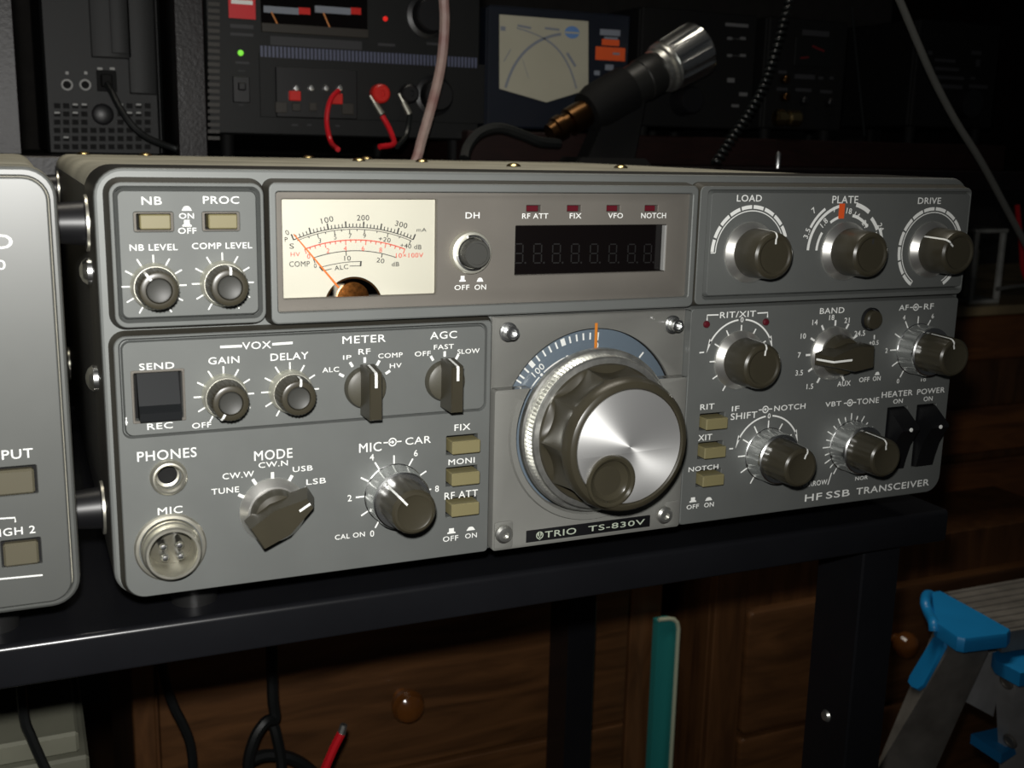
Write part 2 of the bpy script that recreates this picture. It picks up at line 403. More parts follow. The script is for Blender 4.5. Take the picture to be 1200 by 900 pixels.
# ---- panels
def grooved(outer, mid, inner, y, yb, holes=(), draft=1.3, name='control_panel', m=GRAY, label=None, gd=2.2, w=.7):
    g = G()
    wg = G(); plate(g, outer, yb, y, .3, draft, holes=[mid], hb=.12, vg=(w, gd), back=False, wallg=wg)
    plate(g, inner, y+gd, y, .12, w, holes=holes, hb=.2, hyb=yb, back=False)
    p = part(name, g, m, T, label, 14); part('panel_side_wall', wg, DWALL, p, None, 14); return p
NBb = RR(-156.2, -145.2, 112.9, 118.6, .6); PRb = RR(-137.0, -126.2, 112.9, 118.6, .6)
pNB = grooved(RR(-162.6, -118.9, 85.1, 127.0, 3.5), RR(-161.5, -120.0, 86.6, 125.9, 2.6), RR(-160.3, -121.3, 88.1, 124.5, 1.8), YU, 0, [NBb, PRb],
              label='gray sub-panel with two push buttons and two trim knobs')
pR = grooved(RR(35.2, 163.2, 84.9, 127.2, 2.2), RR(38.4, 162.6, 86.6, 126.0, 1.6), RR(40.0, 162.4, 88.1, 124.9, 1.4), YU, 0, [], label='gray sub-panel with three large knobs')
SENDb = RR(-158.2, -144.4, 56.7, 71.2, .5)
FB = [RR(-58.6-.6, -47.6-.2, z-3.2, z+3.4, .3) for z in (40.2, 29.1, 18.2)]
PHO = CIR(-149.6, 38.4, 3.6, 32); MICH = CIR(-149.8, 16.1, 6.8, 40)
g = G()
outD = RR(-163.4, -43.4, .7, 82.4, 4, rs=(3.5, 1.5, 1.5, 6))
inV = RR(-161.0, -45.8, 52.3, 80.5, 2.2)
midV = RR(-162.0, -45.1, 51.5, 81.6, 2.6)
D2 = [midV]+FB+[PHO, MICH]
tri_ = tessellate_polygon([[Vector((x, z, 0)) for x, z in p] for p in [outD(-.3)]+[midV(.1)]+[h(.2) for h in D2[1:]]])
g.add([(x, YL, z) for p in [outD(-.3)]+[midV(.1)]+[h(.2) for h in D2[1:]] for x, z in p], [list(t) for t in tri_])
def wall(g, loops, flip):
    n = len(loops[0][0]); vs = [(x, y, z) for pts, y in loops for x, z in pts]; fs = []
    for k in range(len(loops)-1):
        for i in range(n):
            q_ = [k*n+i, k*n+(i+1) % n, (k+1)*n+(i+1) % n, (k+1)*n+i]; fs.append(q_[::-1] if flip else q_)
    g.add(vs, fs)
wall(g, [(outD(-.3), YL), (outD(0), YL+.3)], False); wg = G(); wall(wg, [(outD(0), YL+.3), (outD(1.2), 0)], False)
wall(g, [(midV(.1), YL), (midV(-.38), YL+1.4)], True)
for h in D2[1:]: wall(g, [(h(.2), YL), (h(0), YL+.2), (h(0), 0)], True)
plate(g, inV, YL+1.4, YL-.05, .12, .42, holes=[SENDb], hb=.2, hyb=0, back=False)
pL = part('control_panel', g, GRAY, T, 'gray sub-panel with jacks, mode and carrier knobs', 14); part('panel_side_wall', wg, DWALL, pL, None, 14)
RB = [RR(41.5, 52.4, z-3.1, z+3.3, .3) for z in (40.2, 29.1, 18.2)]
HB = [RR(131.6, 141.8, 12.6, 39.2, .3), RR(147.2, 157.4, 12.6, 39.2, .3)]
g = G(); plate(g, RR(35.0, 163.7, .7, 83.2, 2, rs=(1.5, 1.5, 7, 1.5)), 0, YL, .45, .8, holes=RB+HB, hb=.2)
pQ = part('control_panel', g, GRAY, T, 'gray sub-panel with band, filter and volume knobs', 14)
# meter and display window frame
MO = RR(-113.2, -63.4, 91.9, 122.3, .5); DO = RR(-35.5, 22.8, 97.2, 113.7, .3)
LEDS = [(a+b)/2 for a, b in ((616.8, 633), (664, 680.7), (710.5, 726.5), (755, 771))]
LX = [xz(p, 242, YW)[0] for p in LEDS]; LZ = 119.4
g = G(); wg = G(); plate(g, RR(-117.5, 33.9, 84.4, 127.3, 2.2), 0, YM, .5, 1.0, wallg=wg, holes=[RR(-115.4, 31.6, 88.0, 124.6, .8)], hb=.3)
pF = part('window_frame', g, GRAYB, T, None, 14); part('panel_side_wall', wg, DWALL, pF, None, 14)
LH = [RR(x-2.4, x+2.8, LZ-1.1, LZ+1.0, .1) for x in LX]
g = G(); plate(g, lambda o=0: RR(-115.4, 31.6, 88.0, 124.6, .8)(o+.4), 0, YW, .01, 0, holes=[MO, DO]+LH, hb=.2)
pW = part('window_panel', g, GRAYW, T)
# dial panel (lower opaque part, upper inner panel behind clear acrylic)
AX, AZ = -3.4, 41.6
def lower_shape(o=0):
    # rectangle with the top half-round bite for the dial hub
    r_ = 30.5; z_ = 58.3; dx = math.sqrt(r_*r_-(z_-AZ)**2)
    base = RR(-42.2, 34.2, .8, 58.3, 1.2)(o)
    P = [p for p in base]
    out = []
    n = len(P); q = n//4
    out += P[0:q]                                  # top-left corner
    a0 = math.atan2(-dx, z_+o-AZ); a1 = -a0
    R_ = r_-o
    for i in range(61):
        a = a0-(2*pi-(a1-a0))*i/60
        out.append((AX+R_*sin(a), AZ+R_*cos(a)))
    out += P[q:]
    return out
g = G(); plate(g, lower_shape, 0, YE, .3, 0, hb=.2)
# raised ring contours round the hub
def ringarc(g, r0, r1, y0, y1, a0=62, a1=298, n=60):
    vs = []; fs = []
    prof = [(r0, y0), (r0+.5, y1), (r1-.5, y1), (r1, y0)]
    for i in range(n+1):
        a = rad(a0+(a1-a0)*i/n)
        for r_, y_ in prof: vs.append((AX+r_*sin(a), y_, AZ+r_*cos(a)))
    for i in range(n):
        for k in range(3): fs.append([i*4+k, i*4+k+1, (i+1)*4+k+1, (i+1)*4+k])
    g.add(vs, fs)
ringarc(g, 30.6, 33.6, YE, YE-1.0, 66, 294)
pE = part('dial_panel', g, GRAYC, T)
for sx, x0, x1 in ((-1, -42.0, -34.0), (1, 27.0, 34.0)):       # recessed corner plates of the lower screws
    g = G(); plate(g, RR(x0+.4, x1-.6, 1.4, 11.4, 1), YE, YE-.5, .2); part('corner_plate', g, GRAYC, pE)
def arch(o=0):
    R_ = 35.2-o; z0_ = 58.4-o; al = math.acos((z0_-42.2)/R_); cx_ = -3.0
    P = [(-42.2-o, z0_), (-42.2-o, 83+o), (34.2+o, 83+o), (34.2+o, z0_)]
    return P+[(cx_+R_*sin(al-2*al*i/50), 42.2+R_*cos(al-2*al*i/50)) for i in range(51)]
g = G(); plate(g, arch, .4, -.9, .15)
pI = part('dial_backing_panel', g, GRAYC, T, 'gray panel behind the clear acrylic')
g = G(); plate(g, RR(-42.4, 34.4, 58.45, 83.2, 1.2), -1.2, -5.6, .5, hb=.2)
part('acrylic_window', g, CLEAR, T, 'clear acrylic dial window')
g = G(); g.box(-41.5, 33.5, 5.5, 7, 2, 82, .1); part('dial_cavity', g, VOID, T)
g = G(); plate(g, CIR(-2.6, 41.0, 36.0, 90), 4.6, 3.2, .1); dial = part('dial_disc', g, BLUEG, T, 'blue-gray dial disc with white scale')
g = G(); yd = 3.2; DC = (-2.6, 41.0)
def dpx(px, py): return xz(px, py, yd)
for px, py in ((606.5, 446), (611, 441), (617, 434), (630, 419.5), (637, 413), (644, 408), (651.5, 403.5), (667.5, 396), (675.5, 393.5), (683.5, 392), (691.7, 391), (753, 414)):
    x, z = dpx(px, py); a = ang_of(DC, (x, z)); ticks(g, *DC, [a], 31.7, 34.2, .62, yd)
for px, py in ((623, 426.5), (659.5, 400)):
    x, z = dpx(px, py); a = ang_of(DC, (x, z)); ticks(g, *DC, [a], 31.7, 34.3, 1.7, yd)
x, z = dpx(700.5, 391); a0_ = ang_of(DC, (x, z)); ticks(g, *DC, [a0_], 31.4, 34.3, 1.0, yd)
put(g, '0', DC[0]+29.6*sin(rad(a0_)), DC[1]+29.6*cos(rad(a0_)), 1.7, 2.4, yd, -a0_)
x, z = dpx(630, 433); a1_ = ang_of(DC, (x, z)); put(g, '100', DC[0]+29.6*sin(rad(a1_)), DC[1]+29.6*cos(rad(a1_)), 5.2, 2.4, yd, -a1_)
for p0, p1 in (((621, 455), (631, 441)), ((636, 435), (661, 417)), ((668, 413), (697, 406.7))):
    a = ang_of(DC, dpx(*p0)); b = ang_of(DC, dpx(*p1)); g.strip(arc(*DC, 27.4, a, b, 16), .5, yd)
for px, py in ((634, 438.5), (664, 415.8), (699.5, 408)):
    x, z = dpx(px, py); a = ang_of(DC, (x, z)); g.poly(arc(DC[0]+27.4*sin(rad(a)), DC[1]+27.4*cos(rad(a)), .55, 0, 345, 12), yd)
part('scale_marking', g, WHITE, dial, 'white dial numbers and ticks', 1)
g = G(); pt_ = xz(698.7, 378.5, -1.2); pb_ = xz(697.5, 415, -1.2); g.strip([pt_, pb_], 1.05, -1.25, .12); part('pointer_line', g, ORANGED, T, 'orange dial pointer line')
# screws of the dial window
for px, py, up in ((601, 390.5, 1), (794.5, 381.5, 1), (592, 627, 0), (780.5, 604.5, 0)):
    yy = -9.0 if up else -7.2; x, z = xz(px, py, yy)
    g = G(); g.lathe(x, z, [(0, 2.3), (3.6 if up else 2, 2.3), (3.9 if up else 2.3, 2.0), (3.9 if up else 2.3, 1.35), (2.4 if up else 1.4, 1.3), (2.4 if up else 1.4, 0)] if up else [(0, 2.5), (.5, 3.2), (1.6, 3.2), (2.4, 2.4), (2.5, 1.3), (1.6, 1.2), (1.6, 0)], 28, y0=-5.55 if up else YE-.4)
    sc = part('screw', g, CHROME if up else CHROMED, T)
    if up:
        g = G(); g.lathe(x-.2, z, [(0, 3.2), (.5, 3.2), (.6, 2.3)], 28, y0=-5.55); part('washer', g, CHROME, sc)
# maker plate
a = xz(616.3, 635.3, YE); b = xz(761.5, 603.8, YE)
zt = (a[1]+xz(762, 617, YE)[1])/2; 
g = G(); plate(g, RR(a[0], b[0], zt, zt+4.4, .15), YE+.1, YE-.35, .1); mp_ = part('name_plate', g, BLACK, T, 'black name plate with pale lettering')
g = G(); zc = zt+2.2
x0 = xz(638, 625, YE)[0]; x1 = xz(674.5, 625, YE)[0]; put(g, 'TRIO', (x0+x1)/2, zc, x1-x0, 2.4, YE-.36, 0, .02)
x0 = xz(688.8, 618, YE)[0]; x1 = xz(754.5, 618, YE)[0]; put(g, 'TS-830V', (x0+x1)/2, zc, x1-x0, 2.1, YE-.36, 0, .01)
x0 = xz(632, 626, YE)[0]; g.strip(arc(x0, zc, 1.25, 0, 360, 20), .35, YE-.36); g.strip([(x0, zc-1.7), (x0, zc+1.2)], .45, YE-.36); g.poly(arc(x0, zc+.3, .8, 0, 340, 12), YE-.36)
part('lettering', g, PALE, mp_, None, 1)

# ---- meter
yc = -1.8
g = G(); x0, x1, z0, z1 = -113.6, -63.2, 91.7, 122.6
mx_, mz_ = xz(414.5, 346, yc); mz_ = 84.6
CH = CIR(mx_, mz_, 12.8, 60)
def card(o=0):
    r_ = 9.6; zz = 91.9-o; cx_ = mx_; cz_ = 88.4
    a = math.acos((zz-cz_)/r_); pts = [(x0-o, z1+o), (x1+o, z1+o), (x1+o, zz)]
    pts += [(cx_+r_*sin(a-2*a*i/30), cz_+r_*cos(a-2*a*i/30)) for i in range(31)]
    return pts+[(x0-o, zz)]
plate(g, card, yc+.8, yc, .02); meter = part('meter', g, CREAM, T, 'cream meter card')
g = G(); g.box(mx_-12, mx_+12, 0, .6, 90.5, 99, .1); part('meter_cavity', g, VOID, meter)
g = G(); gg = G(); gg.lathe(0, 0, [(-2, 5.2), (2, 5.2), (2.2, 3.4), (2.3, 0)], 32); g.join(gg, Matrix.Translation((mx_-.5, -1.0, 91.2))); part('meter_coil', g, COPPER, meter, 'copper coil')
g = G(); g.box(mx_-6.5, mx_-1.2, -2.2, -.4, 91.5, 95.8, .3); part('meter_bracket', g, NICKEL, meter)
g = G(); g.strip(arc(mx_, 88.4, 9.3, -68, 68, 30), .7, yc+.6, .5); part('hole_rim', g, BRONZE, meter)
def mp(px, py): return xz(px, py, yc)
gk = G(); gr = G()
c1 = circ3(mp(346, 280.3), mp(415, 266.3), mp(483.5, 280.6)); C1 = c1[:2]; R1 = c1[2]
aL, aR = ang_of(C1, mp(344, 281)), ang_of(C1, mp(484, 281))
gk.strip(arc(*C1, R1, aL, aR), .26, yc); gk.strip(arc(*C1, R1-.62, aL+1, aR-.4), .2, yc)
for i in range(36):
    a = aL+(aR-aL)*i/35; big = i % 5 == 0
    ticks(gk, *C1, [a], R1, R1+(1.9 if big else 1.15), .44 if big else .28, yc)
for px, big in ((361, 0), (371.5, 1), (381, 0), (391.5, 1), (400, 0), (409.7, 1), (418.5, 0), (427.5, 1), (442.3, 0), (455.3, 1), (469, 0), (482, 1)):
    x = mp(px, 275)[0]; a = math.degrees(math.asin((x-C1[0])/R1)); ticks(gk, *C1, [a], R1-.6, R1-(2.0 if big else 1.2), .26, yc)
c2 = circ3(mp(358, 291.6), mp(412, 281.2), mp(474, 291.8)); C2 = c2[:2]; R2 = c2[2]
aL2, aR2 = ang_of(C2, mp(357, 291.8)), ang_of(C2, mp(474.5, 291.9))
gr.strip(arc(*C2, R2, aL2, aR2), .34, yc)
for i in range(21):
    a = aL2+(aR2-aL2)*i/20; ticks(gr, *C2, [a], R2-(1.5 if i % 4 == 0 else .95 if i % 2 == 0 else .7), R2, .28, yc)
c3 = circ3(mp(367, 302.4), mp(416.7, 293.8), mp(464.6, 302)); C3 = c3[:2]; R3 = c3[2]
gk.strip(arc(*C3, R3, ang_of(C3, mp(367, 302.5)), ang_of(C3, mp(464.6, 302))), .24, yc)
for p, l in ((367, 1.6), (405.5, 1.5), (448, 1.3)):
    x = mp(p, 298)[0]; a = math.degrees(math.asin((x-C3[0])/R3)); ticks(gk, *C3, [a], R3-l, R3, .28, yc)
gk.strip([mp(*p) for p in ((377, 312.8), (388, 310.2), (400, 308), (411, 306.8), (423.5, 306.3))], .2, yc)
gk.strip([mp(380, 317), mp(388.5, 315)], .22, yc); gk.strip([mp(409.5, 311.8), mp(422.5, 311.4)], .22, yc); gk.strip([mp(423, 306), mp(422.5, 312)], .5, yc); gk.strip([mp(374.5, 312.5), mp(378.5, 317.5)], .5, yc)
def mt(g, s, px, py, h, rot=0, w=None): txc(g, s, px, py, h, yc, rot, w, .012)
mt(gk, '0', 336.5, 272.5, 1.6, 25); mt(gk, 'P', 335.3, 280.6, 1.4); mt(gk, '100', 383.3, 257.6, 1.75, 12, 3.9); mt(gk, '200', 425.4, 255.2, 1.75, 0, 4.0); mt(gk, '300', 470.2, 263.1, 1.75, -14, 4.1)
mt(gk, 'mA', 493.9, 269.3, 1.2, 0, 3.3); mt(gk, 'S', 341.8, 288.4, 1.6, 0, 1.4); mt(gr, 'HV', 346, 298, 1.3, 0, 2.9); mt(gk, 'COMP', 351, 309.3, 1.7, 0, 6.4)
for s, px, py in (('3', 374.8, 282), ('5', 392.8, 277.8), ('7', 410.3, 276.4), ('9', 427.1, 276.3)): mt(gk, s, px, py, 1.5)
mt(gk, '+20', 450.7, 280.6, 1.45, -10, 4.0); mt(gk, '+40 dB', 481.5, 288.6, 1.5, -6, 7.2)
for s, px, py in (('0', 361.6, 300.4), ('2', 384.3, 293.7), ('4', 404.5, 291.2), ('6', 425.4, 291.0), ('8', 446, 293)): mt(gr, s, px, py, 1.5)
mt(gr, '10×100V', 480, 299.2, 1.5, 0, 9.3); mt(gk, '10', 407.2, 302.6, 1.55, 0, 2.1); mt(gk, '20', 445.8, 305.3, 1.5, -12, 2.6); mt(gk, '0', 369.4, 311.4, 1.4); mt(gk, 'dB', 463.4, 309.5, 1.4, 0, 2.5); mt(gk, 'ALC', 400, 313.3, 1.5, 6, 4.5)
part('scale_marking', gk, INK, meter, 'black scales and numerals', 1); part('scale_marking', gr, RED, meter, 'red voltage scale', 1)
g = G(); a = at(344.3, 274.5, yc-.9); b = at(397, 337, yc-.9); g.tube([a, b], [.18, .34], 8); part('needle', g, ORANGE, meter, 'orange needle')
g = G(); plate(g, RR(-113.4, -63.2, 91.7, 122.5, .4), YW-.05, YW-.5, .15); part('meter_glass', g, CLEAR, meter, 'clear meter cover')
# ---- display, leds, DH knob
g = G(); plate(g, RR(-35.7, 22.9, 97.0, 113.9, .2), -.6, -1.6, .05); disp = part('display_window', g, SMOKE, T, 'dark smoked frequency display')
g = G()
for px in (608, 630, 652, 674, 696, 718, 740, 759):
    x, z = xz(px, 297, -1.6); w_, h_ = 2.9, 6.4
    for zz in (z-h_/2, z, z+h_/2): g.strip([(x-w_/2+.3, zz), (x+w_/2-.3, zz)], .42, -1.6)
    for xx in (x-w_/2, x+w_/2):
        g.strip([(xx, z-h_/2+.3), (xx, z-.3)], .42, -1.6); g.strip([(xx, z+.3), (xx, z+h_/2-.3)], .42, -1.6)
    g.poly(arc(x+w_/2+1, z-h_/2, .35, 0, 330, 10), -1.6)
part('digit_segment', g, DIGIT, disp, 'unlit eight digit readout')
g = G(); g.box(22.15, 22.9, YW+.1, -1.5, 97.5, 113.4, .05); part('window_edge', g, GLINT, disp, 'pale window edge')
for x in LX:
    g = G(); g.box(x-2.3, x+2.4, -2.4, -1.2, LZ-1.05, LZ+.9, .15); part('indicator_lamp', g, LEDR, T, 'dark red indicator lamp')
g = G()
for s, a in (('RF ATT', (611.8, 256.2, 642.5, 250)), ('FIX', (667.5, 256, 681.3, 249.8)), ('VFO', (712.5, 255.8, 730, 249.6)), ('NOTCH', (751.2, 255.8, 780.5, 249.4))): txt(g, s, *a, YW)
txt(g, 'DH', 545.5, 256, 562, 248.8, YW); txt(g, 'OFF', 532.5, 340, 550, 333.6, YW); txt(g, 'ON', 556, 339.7, 569.6, 333.3, YW)
icon_out(g, 542, 326.8, YW, 2.2); icon_in(g, 562.5, 328.3, YW, 2.4); part('lettering', g, WHITE, pW, None, 1)
g = G(); x, z = xz(554, 296.5, YW-3); dh = part('push_knob', g.lathe(x, z, [(0, 7.0), (1.8, 7.0), (2.7, 6.7), (3.0, 6.1), (3.0, 5.0), (1.2, 4.9)], 48, y0=YW), SATINP, T, 'silver push knob with dark cap')
g = G(); g.lathe(x, z, [(0, 4.7), (5.6, 4.6), (6.4, 4.2), (6.4, 3.5), (6.1, 3.4), (6.1, 0)], 40, y0=YW-1); part('cap', g, KNOBG, dh)
g = G()
for a0, a1 in ((-20, 95), (150, 262)):
    g.tube([(x+5.5*sin(rad(a0+(a1-a0)*i/16)), YW-3.3, z+5.5*cos(rad(a0+(a1-a0)*i/16))) for i in range(17)], .45, 6)
part('retaining_spring', g, CHROME, dh)

# ---- buttons
def button(name, x0, x1, z0, z1, yb, yf, m, parent=T, lab=None):
    g = G(); g.box(x0, x1, yf, yb, z0, z1, .35); return part(name, g, m, parent, lab)
for bx in ((-154.6, -146.0), (-135.3, -126.9)):
    button('push_button', bx[0], bx[1], 113.6, 117.9, -.2, YU-.6, KHAKI)
for bx in ((-156.4, -145.0), (-137.2, -126.0)):       # thin dark frame in each well
    g = G(); plate(g, RR(bx[0]+.15, bx[1]-.15, 112.95, 118.55, .5), -1, YU-.0, .15, holes=[RR(bx[0]+.95, bx[1]-.95, 113.4, 118.1, .3)], hb=.1); part('button_frame', g, GRAYW, pNB)
for z in (40.2, 29.1, 18.2):
    button('push_button', -58.4, -48.2, z-2.3, z+2.2, -.2, YL-3.6, KHAKI)
    button('push_button', 42.0, 51.6, z-2.2, z+2.1, -.2, YL-3.8, KHAKI)
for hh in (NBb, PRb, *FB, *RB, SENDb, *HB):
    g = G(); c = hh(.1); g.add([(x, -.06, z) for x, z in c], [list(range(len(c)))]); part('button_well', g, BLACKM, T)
# send / rec rocker
g = G(); zs = [(70.9, -2.2), (66, -3.8), (61.5, -5.2), (59.6, -7.4), (57.0, -7.0)]
vs = []
for z, y in zs: vs += [(-157.2, y, z), (-145.3, y, z)]
vs += [(-157.2, -.2, 70.9), (-145.3, -.2, 70.9), (-157.2, -.2, 57), (-145.3, -.2, 57)]
fs = [[2*i, 2*i+1, 2*i+3, 2*i+2] for i in range(4)]+[[10, 11, 1, 0], [8, 9, 13, 12], [0, 2, 4, 6, 8, 12, 10], [1, 11, 13, 9, 7, 5, 3], [10, 12, 13, 11]]
g.add(vs, fs); part('rocker_switch', g, BLACKR, T, 'black send and receive rocker')
g = G(); plate(g, RR(-159.0, -143.6, 55.9, 72.0, .4), YL+.1, YL-.35, .25, holes=[SENDb], hb=.3); part('rocker_frame', g, GRAYW, pL)
# heater / power rockers
for x0 in (131.9, 147.5):
    prof = [(39.0, -1.5), (38.2, -4.2), (32.5, -11.8), (31.2, -12.2), (29.5, -11.0), (24, -8.0), (18, -6.4), (13.4, -5.4), (12.9, -1.5)]
    g = G(); n = len(prof); vs = [(x0+.3, y, z) for z, y in prof]+[(x0+9.3, y, z) for z, y in prof]
    g.add(vs, [list(range(n)), list(range(2*n-1, n-1, -1))]+[[i, n+i, n+(i+1) % n, (i+1) % n] for i in range(n)])
    rk = part('rocker_switch', g, BLACK, T, 'black power rocker' if x0 > 140 else 'black heater rocker')
    g = G(); g.lathe(x0+4.8, 31.6, [(0, .85), (.25, .8), (.3, 0)], 16, y0=-12.1); part('dot', g, WHITE, rk, 'white dot')

# ---- knobs
def pointer(g, cx, cz, ang, pts, w=.75, lift=.1):
    """painted line: pts (depth,radius) along the direction ang"""
    s, c = sin(rad(ang)), cos(rad(ang)); vs = []
    for d, r in pts: vs += [(cx+r*s-c*w/2, -d, cz+r*c+s*w/2), (cx+r*s+c*w/2, -d, cz+r*c-s*w/2)]
    n = len(pts); g.add(vs, [[2*i, 2*i+1, 2*i+3, 2*i+2] for i in range(n-1)]); return g
def ribs(n, dep, d0, d1):
    return lambda a, d, r: (-dep*(.5-.5*cos(a*n)) if d0 <= d <= d1 else 0)
def small_knob(cx, cz, y, ang, lab):
    b = -y
    g = G(); g.lathe(cx, cz, [(b+4.2, 4), (b+4.2, 6.0), (b+11.0, 5.7), (b+11.8, 5.2), (b+12.0, 4.7), (b+12.0, 3.7), (b+11.3, 3.5)], 96, mod=ribs(32, .35, b+4.3, b+11.2))
    k = cpart('trim_knob', g, KNOB, T, (cx, y, cz), lab)
    g = G(); g.lathe(cx, cz, [(b, 6.8), (b+.8, 6.85), (b+2.2, 6.8), (b+3.6, 6.6), (b+4.3, 6.1), (b+4.3, 3)], 48); cpart('skirt', g, SATINP, k, (cx, y, cz), 'pale silver skirt')
    g = G(); g.lathe(cx, cz, [(b+11.0, 3.6), (b+11.9, 3.3), (b+11.7, 2.9), (b+11.6, 0)], 32); part('cap', g, KNOBG, k)
    g = G(); pointer(g, cx, cz, ang, [(b+7.0, 6.02), (b+11.2, 5.85), (b+12.06, 4.9), (b+12.08, 3.7)], .7); part('pointer_line', g, WHITE, k)
    return k
small_knob(-151.3, 97.2, YU, -35, 'noise blanker trim knob'); small_knob(-131.6, 97.5, YU, 4, 'compressor trim knob')
small_knob(-132.1, 62.8, YL, -150, 'vox gain trim knob'); small_knob(-111.7, 62.9, YL, 8, 'vox delay trim knob')
def large_knob(cx, cz, y, ang, lab, faint=False):
    b = -y
    g = G(); g.lathe(cx, cz, [(b+2.8, 8.7), (b+3.4, 8.95), (b+13.2, 8.45), (b+14.4, 8.1), (b+15.1, 7.3), (b+15.2, 6.6), (b+14.8, 5.9), (b+14.8, 0)], 96, mod=ribs(48, .12, b+4.1, b+13))
    k = cpart('knob', g, KNOB, T, (cx, y, cz), lab)
    g = G(); g.lathe(cx, cz, [(b, 11.1), (b+.7, 11.1), (b+1.0, 10.85), (b+2.9, 8.95), (b+2.9, 6)], 64); cpart('cone_skirt', g, SATIN, k, (cx, y, cz), 'turned aluminium cone')
    g = G(); pointer(g, cx, cz, ang, [(b+3.4, 9.02), (b+13.2, 8.55), (b+14.45, 8.2), (b+15.2, 7.3), (b+15.3, 6.6), (b+14.9, 5.9), (b+14.9, 4.2)] if not faint else [(b+14.9, 5.9), (b+14.9, 4.0)], .7); part('pointer_line', g, WHITE if not faint else DIMP, k)
    return k
large_knob(57.8, 103.5, YU, 1, 'load knob'); large_knob(101.4, 103.2, YU, 3, 'plate knob', True); large_knob(144.3, 103.1, YU, -52, 'drive knob')
large_knob(57.4, 63.2, YL, 5, 'RIT knob')
def dual_knob(cx, cz, y, ang, lab, flutes=True):
    b = -y
    g = G(); g.lathe(cx, cz, [(b+9.4, 7.9), (b+19.6, 7.6), (b+20.7, 7.3), (b+21.4, 6.6), (b+21.5, 5.8), (b+21.2, 5.1), (b+21.2, 0)], 96, mod=ribs(16, .22, b+9, b+19.7))
    k = cpart('dual_knob', g, KNOB, T, (cx, y, cz), lab)
    fl = lambda a, d, r: -.38*max(0, cos(a*13))**.7 if b+1.3 < d < b+8.1 else 0
    g = G(); g.lathe(cx, cz, [(b, 10.5), (b+1.0, 10.5), (b+1.2, 10.2), (b+1.8, 10.2), (b+8.0, 9.9), (b+8.3, 9.9), (b+9.0, 9.7), (b+9.4, 9.2), (b+9.4, 7)], 112, mod=fl); part('outer_ring', g, CHROME, k, 'fluted chrome outer ring')
    g = G(); pointer(g, cx, cz, ang, [(b+10.0, 8.05), (b+19.6, 7.72), (b+20.8, 7.4), (b+21.5, 6.6), (b+21.6, 5.8), (b+21.3, 5.1), (b+21.3, 3.6)], .7); part('pointer_line', g, WHITE, k)
    return k
dual_knob(-77.7, 25.6, YL, -42, 'microphone and carrier knob'); dual_knob(143.0, 63.0, YL, -15, 'volume and gain knob'); dual_knob(72.9, 25.4, YL, 20, 'shift and notch knob'); dual_knob(113.2, 25.2, YL, -8, 'bandwidth and tone knob')
def bar_knob(cx, cz, y, lab):
    g = G(); g.lathe(cx, cz, [(-y, 6.9), (-y+1.0, 6.9), (-y+2.6, 6.3), (-y+3.2, 5), (-y+3.3, 0)], 48); k = cpart('selector_knob', g, KNOBF, T, (cx, y, cz), lab)
    y1 = y-2.6; yf = y-12.4; P = []
    for x, zt_, zb_, yy in ((1.75, 6.6, -8.0, yf), (2.05, 6.9, -8.3, yf+.5), (2.3, 8.0, -8.2, y1)):
        P += [(cx+sx*x, yy, cz+zz) for sx in (-1, 1) for zz in (zt_, zb_)]
    g = G(); g.hull(P); part('bar', g, KNOB, k)
    g = G(); pts = [(8.05, y1-1.5), (6.98, yf+.35), (6.4, yf-.06), (2.2, yf-.06)]
    g.add([(cx+s*.45+.0, yy-.05, cz+zz+.05) for zz, yy in pts for s in (-1, 1)], [[2*i, 2*i+1, 2*i+3, 2*i+2] for i in range(3)]); part('pointer_line', g, WHITE, k)
bar_knob(-87.5, 62.4, YL, 'meter selector'); bar_knob(-60.2, 62.9, YL, 'AGC selector')
def wing_knob(cx, cz, y, ang, lab, line_):
    b = -y
    g = G(); g.lathe(cx, cz, [(b+3.2, 6), (b+3.4, 7.9), (b+5.5, 7.6), (b+7.5, 7.0), (b+8, 5)], 48); k = cpart('selector_knob', g, KNOB, T, (cx, y, cz), lab)
    g = G(); g.lathe(cx, cz, [(b, 10.6), (b+.7, 10.6), (b+1.0, 10.4), (b+3.0, 8.4), (b+3.0, 5)], 64); cpart('cone_skirt', g, SATIN, k, (cx, y, cz), 'turned aluminium cone')
    s, c = sin(rad(ang)), cos(rad(ang)); P = []
    for al, hw, d in ((-8.6, 4.0, 13.3), (0, 4.7, 13.6), (10.2, 1.9, 13.0), (10.6, 1.9, 12.0), (-9.0, 4.1, 12.6), (0, 5.0, 12.8), (-9.2, 4.4, 5.0), (0, 5.6, 5.0), (12.6, 2.2, 5.0)):
        for q in (-1, 1): P.append((cx+al*s+q*hw*c, -(b+d), cz+al*c-q*hw*s))
    g = G(); g.hull(P); part('pointer_bar', g, KNOB, k)
    g = G(); vs = []
    for al, d in line_:
        for q in (-.4, .4): vs.append((cx+al*s+q*c, -(b+d)-.12, cz+al*c-q*s))
    g.add(vs, [[2*i, 2*i+1, 2*i+3, 2*i+2] for i in range(len(line_)-1)]); part('pointer_line', g, WHITE, k)
wing_knob(-117.9, 24.4, YL, 60, 'mode selector', [(10.2, 13.05), (6.2, 13.25)])
wing_knob(101.2, 63.3, YL, -93, 'band selector', [(12.5, 5.6), (10.65, 12.0), (10.2, 13.05), (2, 13.55)])
# fixed-0.5 push button by the band knob
x, z = xz(1025, 375, YL-2.5)
g = G(); g.lathe(x, z, [(0, 4.6), (1, 4.6), (1.2, 4.1), (.6, 4.0)], 36, y0=YL); pb = part('round_button', g, BLACK, T, 'round dark push button')
g = G(); g.lathe(x, z, [(0, 3.8), (2.6, 3.7), (3.2, 3.2), (3.3, 0)], 32, y0=YL); part('cap', g, KNOB, pb)
